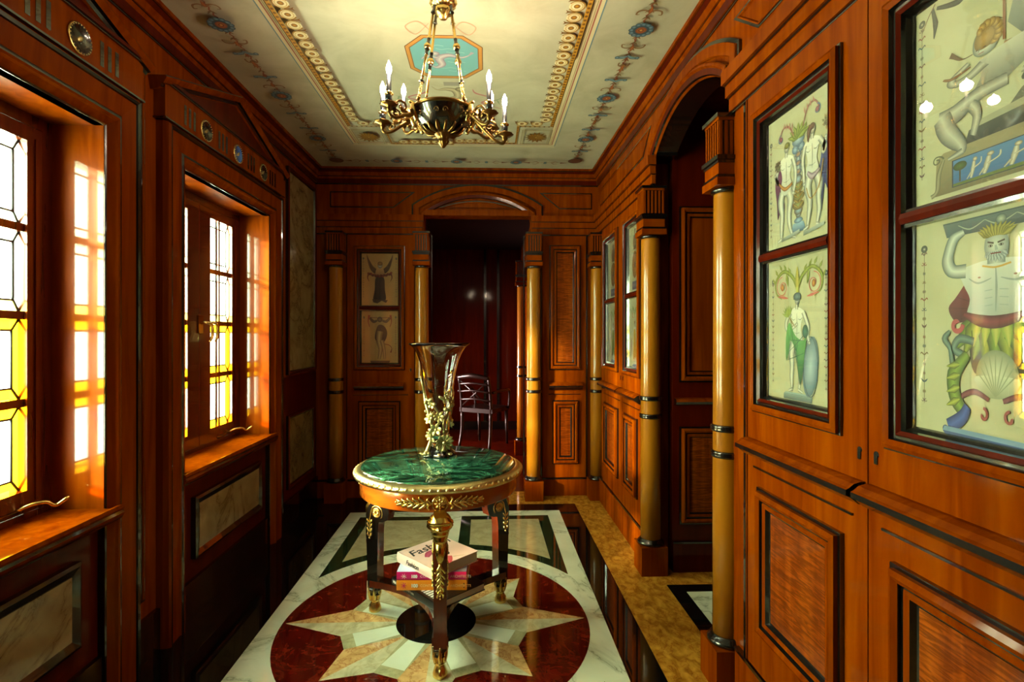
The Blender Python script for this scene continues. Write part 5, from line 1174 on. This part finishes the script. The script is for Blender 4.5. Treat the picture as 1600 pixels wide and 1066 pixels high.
for k in range(4):
    a = PI/4+k*PI/2; d = Vector((math.cos(a), math.sin(a), 0)); c_ = Vector((HX,HY,0))
    top = c_+d*.045+Vector((0,0,2.655)); bot = c_+d*.122+Vector((0,0,2.262)); P_ = lambda t_: top.lerp(bot, t_)
    ro = M(); ro.tube([P_(.06), P_(.80)], .0055, 'gilt', 10)
    for t0, t1, r0, r1 in ((.0,.08,.007,.010),(.36,.42,.008,.010),(.53,.47,.008,.010),(.76,.82,.006,.012)): ro.tube([P_(t0), P_((t0+t1)/2), P_(t1)], [r0, r0*.8, r1], 'ebony', 10, 3)
    ro.blob(P_(.445), .0145, 'gilt', None, 14, 10)
    for i in range(4):
        cc = P_(.845+.045*i); s_ = i % 2; ax = d if s_ else Vector((-d.y, d.x, 0)); dn = (bot-top).normalized()
        ro.tube([cc+ax*.006*math.cos(q*PI/4)+dn*.012*math.sin(q*PI/4) for q in range(9)], .0018, 'gilt', 5)
    ro.blob(bot, (.010,.010,.012), 'antique_brass'); ro.build('hanging_rod', ch)
flames = [(-.366+.0, 1.985, 2.363), (-.350, 2.235, 2.396), (-.412, 2.10, 2.340), (.010, 1.985, 2.335), (.020, 2.235, 2.376), (.073, 2.10, 2.298)]
for i, (x, y, z) in enumerate(flames):
    base = Vector((x, y, 0)); hub = Vector((HX, HY, 0)); d = (base-hub); rr = d.length; d.normalize(); w_ = Vector((-d.y, d.x, 0))
    zc_ = z-.135     # drip-pan height
    ar = M(); S = hub+d*.112+Vector((0,0,2.235)); E_ = hub+d*rr+Vector((0,0,zc_))
    ar.tube([S, S+d*.03+Vector((0,0,-.028)), S.lerp(E_,.45)+Vector((0,0,-.030)), S.lerp(E_,.75)+Vector((0,0,-.045)), S.lerp(E_,.98)+Vector((0,0,-.035)), E_], [.009,.010,.007,.006,.006,.005], 'antique_brass', 8, 5)
    mid = S.lerp(E_, .55)+Vector((0,0,.0))
    ar.tube([mid+d*(.026-.0015*q)*math.cos(q*.5)+Vector((0,0,(.026-.0015*q)*math.sin(q*.5))) for q in range(15)], [.005]*12+[.004,.006,.008], 'antique_brass', 6)
    ar.tube([mid+d*.02+Vector((0,0,-.03))+d*.012*math.cos(q*.6)+Vector((0,0,-.012*math.sin(q*.6))) for q in range(9)], .004, 'antique_brass', 6)
    for k in range(5):
        t_ = .05+.18*k; q = S.lerp(E_, t_)+Vector((0,0,-.02)); ar.blob(q+w_*.012*(1 if k % 2 else -1)+Vector((0,0,.006)), (.014,.006,.010), 'antique_brass', Matrix.Rotation(math.atan2(d.y, d.x)+.6*(1 if k % 2 else -1), 4, 'Z'), 8, 5)
    ar.tube([S+Vector((0,0,-.045)), S+d*.014+Vector((0,0,-.01)), S+d*.02+Vector((0,0,.018)), S+d*.034+Vector((0,0,.024))], [.007,.014,.010,.004], 'gilt', 8, 4)
    am = ar.build('arm', ch)
    m = M(); m.lathe([(.004,-.03),(.012,-.016),(.010,-.008),(.030,-.004),(.034,.002),(.030,.004),(.012,.004),(.014,.012),(0,.012)], E_, 20, 'antique_brass', fn=lambda a, z: 1+.08*math.cos(8*a)); m.build('drip_pan', am)
    m = M(); m.lathe([(.012,.010),(.013,.03),(.010,.034),(.017,.038),(.017,.042),(.011,.046),(.0095,.05),(.0095,.112),(0,.112)], E_, 16, 'candle', mats=['candle','candle','gilt','gilt','gilt','candle','candle','candle']); m.build('candle_sleeve', am, label='dark candle sleeve')
    m = M(); m.lathe([(.005,.110),(.008,.118),(.0105,.130),(.0095,.142),(.005,.154),(.002,.162),(0,.165)], E_, 16, 'bulb_glow'); m.build('bulb', am, label='lit flame-shaped bulb')
    ld = bpy.data.lights.new('bulb_light', 'POINT'); ld.energy = 5.8; ld.color = (1,.72,.46); ld.shadow_soft_size = .02
    lo = bpy.data.objects.new('bulb_light', ld); C.objects.link(lo); lo.location = E_+Vector((0,0,.135))

# ---- room beyond the doorway -------------------------------------------------------------------
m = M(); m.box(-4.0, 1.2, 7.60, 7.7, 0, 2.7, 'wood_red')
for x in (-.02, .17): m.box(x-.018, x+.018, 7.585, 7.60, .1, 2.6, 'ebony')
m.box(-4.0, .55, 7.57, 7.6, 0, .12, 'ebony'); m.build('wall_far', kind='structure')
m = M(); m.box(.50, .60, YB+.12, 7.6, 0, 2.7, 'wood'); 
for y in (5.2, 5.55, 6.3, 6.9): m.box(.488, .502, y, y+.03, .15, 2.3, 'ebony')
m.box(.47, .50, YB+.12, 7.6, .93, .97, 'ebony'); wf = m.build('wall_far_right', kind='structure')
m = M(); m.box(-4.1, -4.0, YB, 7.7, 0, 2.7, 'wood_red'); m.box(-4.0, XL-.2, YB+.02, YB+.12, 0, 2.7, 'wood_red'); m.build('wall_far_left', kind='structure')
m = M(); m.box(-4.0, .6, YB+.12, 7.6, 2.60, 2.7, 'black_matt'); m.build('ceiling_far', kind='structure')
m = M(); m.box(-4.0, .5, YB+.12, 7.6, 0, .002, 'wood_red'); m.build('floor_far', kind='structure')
column(.40, 6.0, 'small distant column in the room beyond the doorway, right of the chair', .05)
t2 = empty('dining_table', (-.95, 6.75, 0), label='dark round table in the dim room beyond the doorway', category='table')
m = M(); m.lathe([(0,.715),(.50,.715),(.52,.725),(.52,.742),(.50,.748),(0,.748)], (-.95,6.75,0), 48, 'mahogany'); m.build('tabletop', t2)
m = M(); m.lathe([(.30,.002),(.28,.03),(.06,.08),(.05,.3),(.08,.5),(.06,.715)], (-.95,6.75,0), 24, 'mahogany'); m.build('pedestal', t2)
def chair(x, y, rz, label):
    ch_ = empty('dining_chair', (x, y, 0), label=label, category='chair'); ch_.rotation_euler = (0,0,rz)
    T = Matrix.Identity(4)
    def pb(m, name): l_ = ch_.location.copy(); ch_.location = (0,0,0); o = m.build(name, ch_); ch_.location = l_; return o
    m = M(); m.box(-.23,.23,-.22,.22,.43,.48,'dark_chair_wood'); pb(m, 'seat')
    for sx in (-.20,.20):
        m = M(); m.tube([(sx,-.19,.44),(sx,-.20,.2),(sx,-.21,.002)], [.024,.020,.015], 'dark_chair_wood', 8); pb(m, 'leg')
        m = M(); m.tube([(sx,.20,.44),(sx,.21,.2),(sx*1.05,.26,.002)], [.024,.022,.017], 'dark_chair_wood', 8, 3); pb(m, 'leg')
    m = M()
    for sx in (-.205,.205): m.tube([(sx,.20,.44),(sx,.22,.65),(sx,.27,.86)], [.022,.020,.018], 'dark_chair_wood', 8, 3)
    m.tube([(-.22,.27,.85),(0,.31,.88),(.22,.27,.85)], [.024,.030,.024], 'dark_chair_wood', 8, 5)
    for z in (.58,.68,.77): m.tube([(-.205,.20+.16*(z-.44)/.42*.45,z),(0,.235+.16*(z-.44)/.42*.45,z+.02),(.205,.20+.16*(z-.44)/.42*.45,z)], .012, 'dark_chair_wood', 6, 4)
    for q in (-1,1): m.tube([(q*.2,.21,.50),(-q*.2,.26,.82)], .010, 'dark_chair_wood', 6)
    pb(m, 'backrest')
    for sx in (-.24,.24): m = M(); m.tube([(sx,.22,.68),(sx*1.1,.0,.69),(sx*1.1,-.15,.67),(sx,-.18,.45)], [.016,.018,.018,.015], 'dark_chair_wood', 8, 4); pb(m, 'armrest')
chair(-.02, 6.5, math.radians(150), 'dark slatted chair in the dim room beyond the doorway')
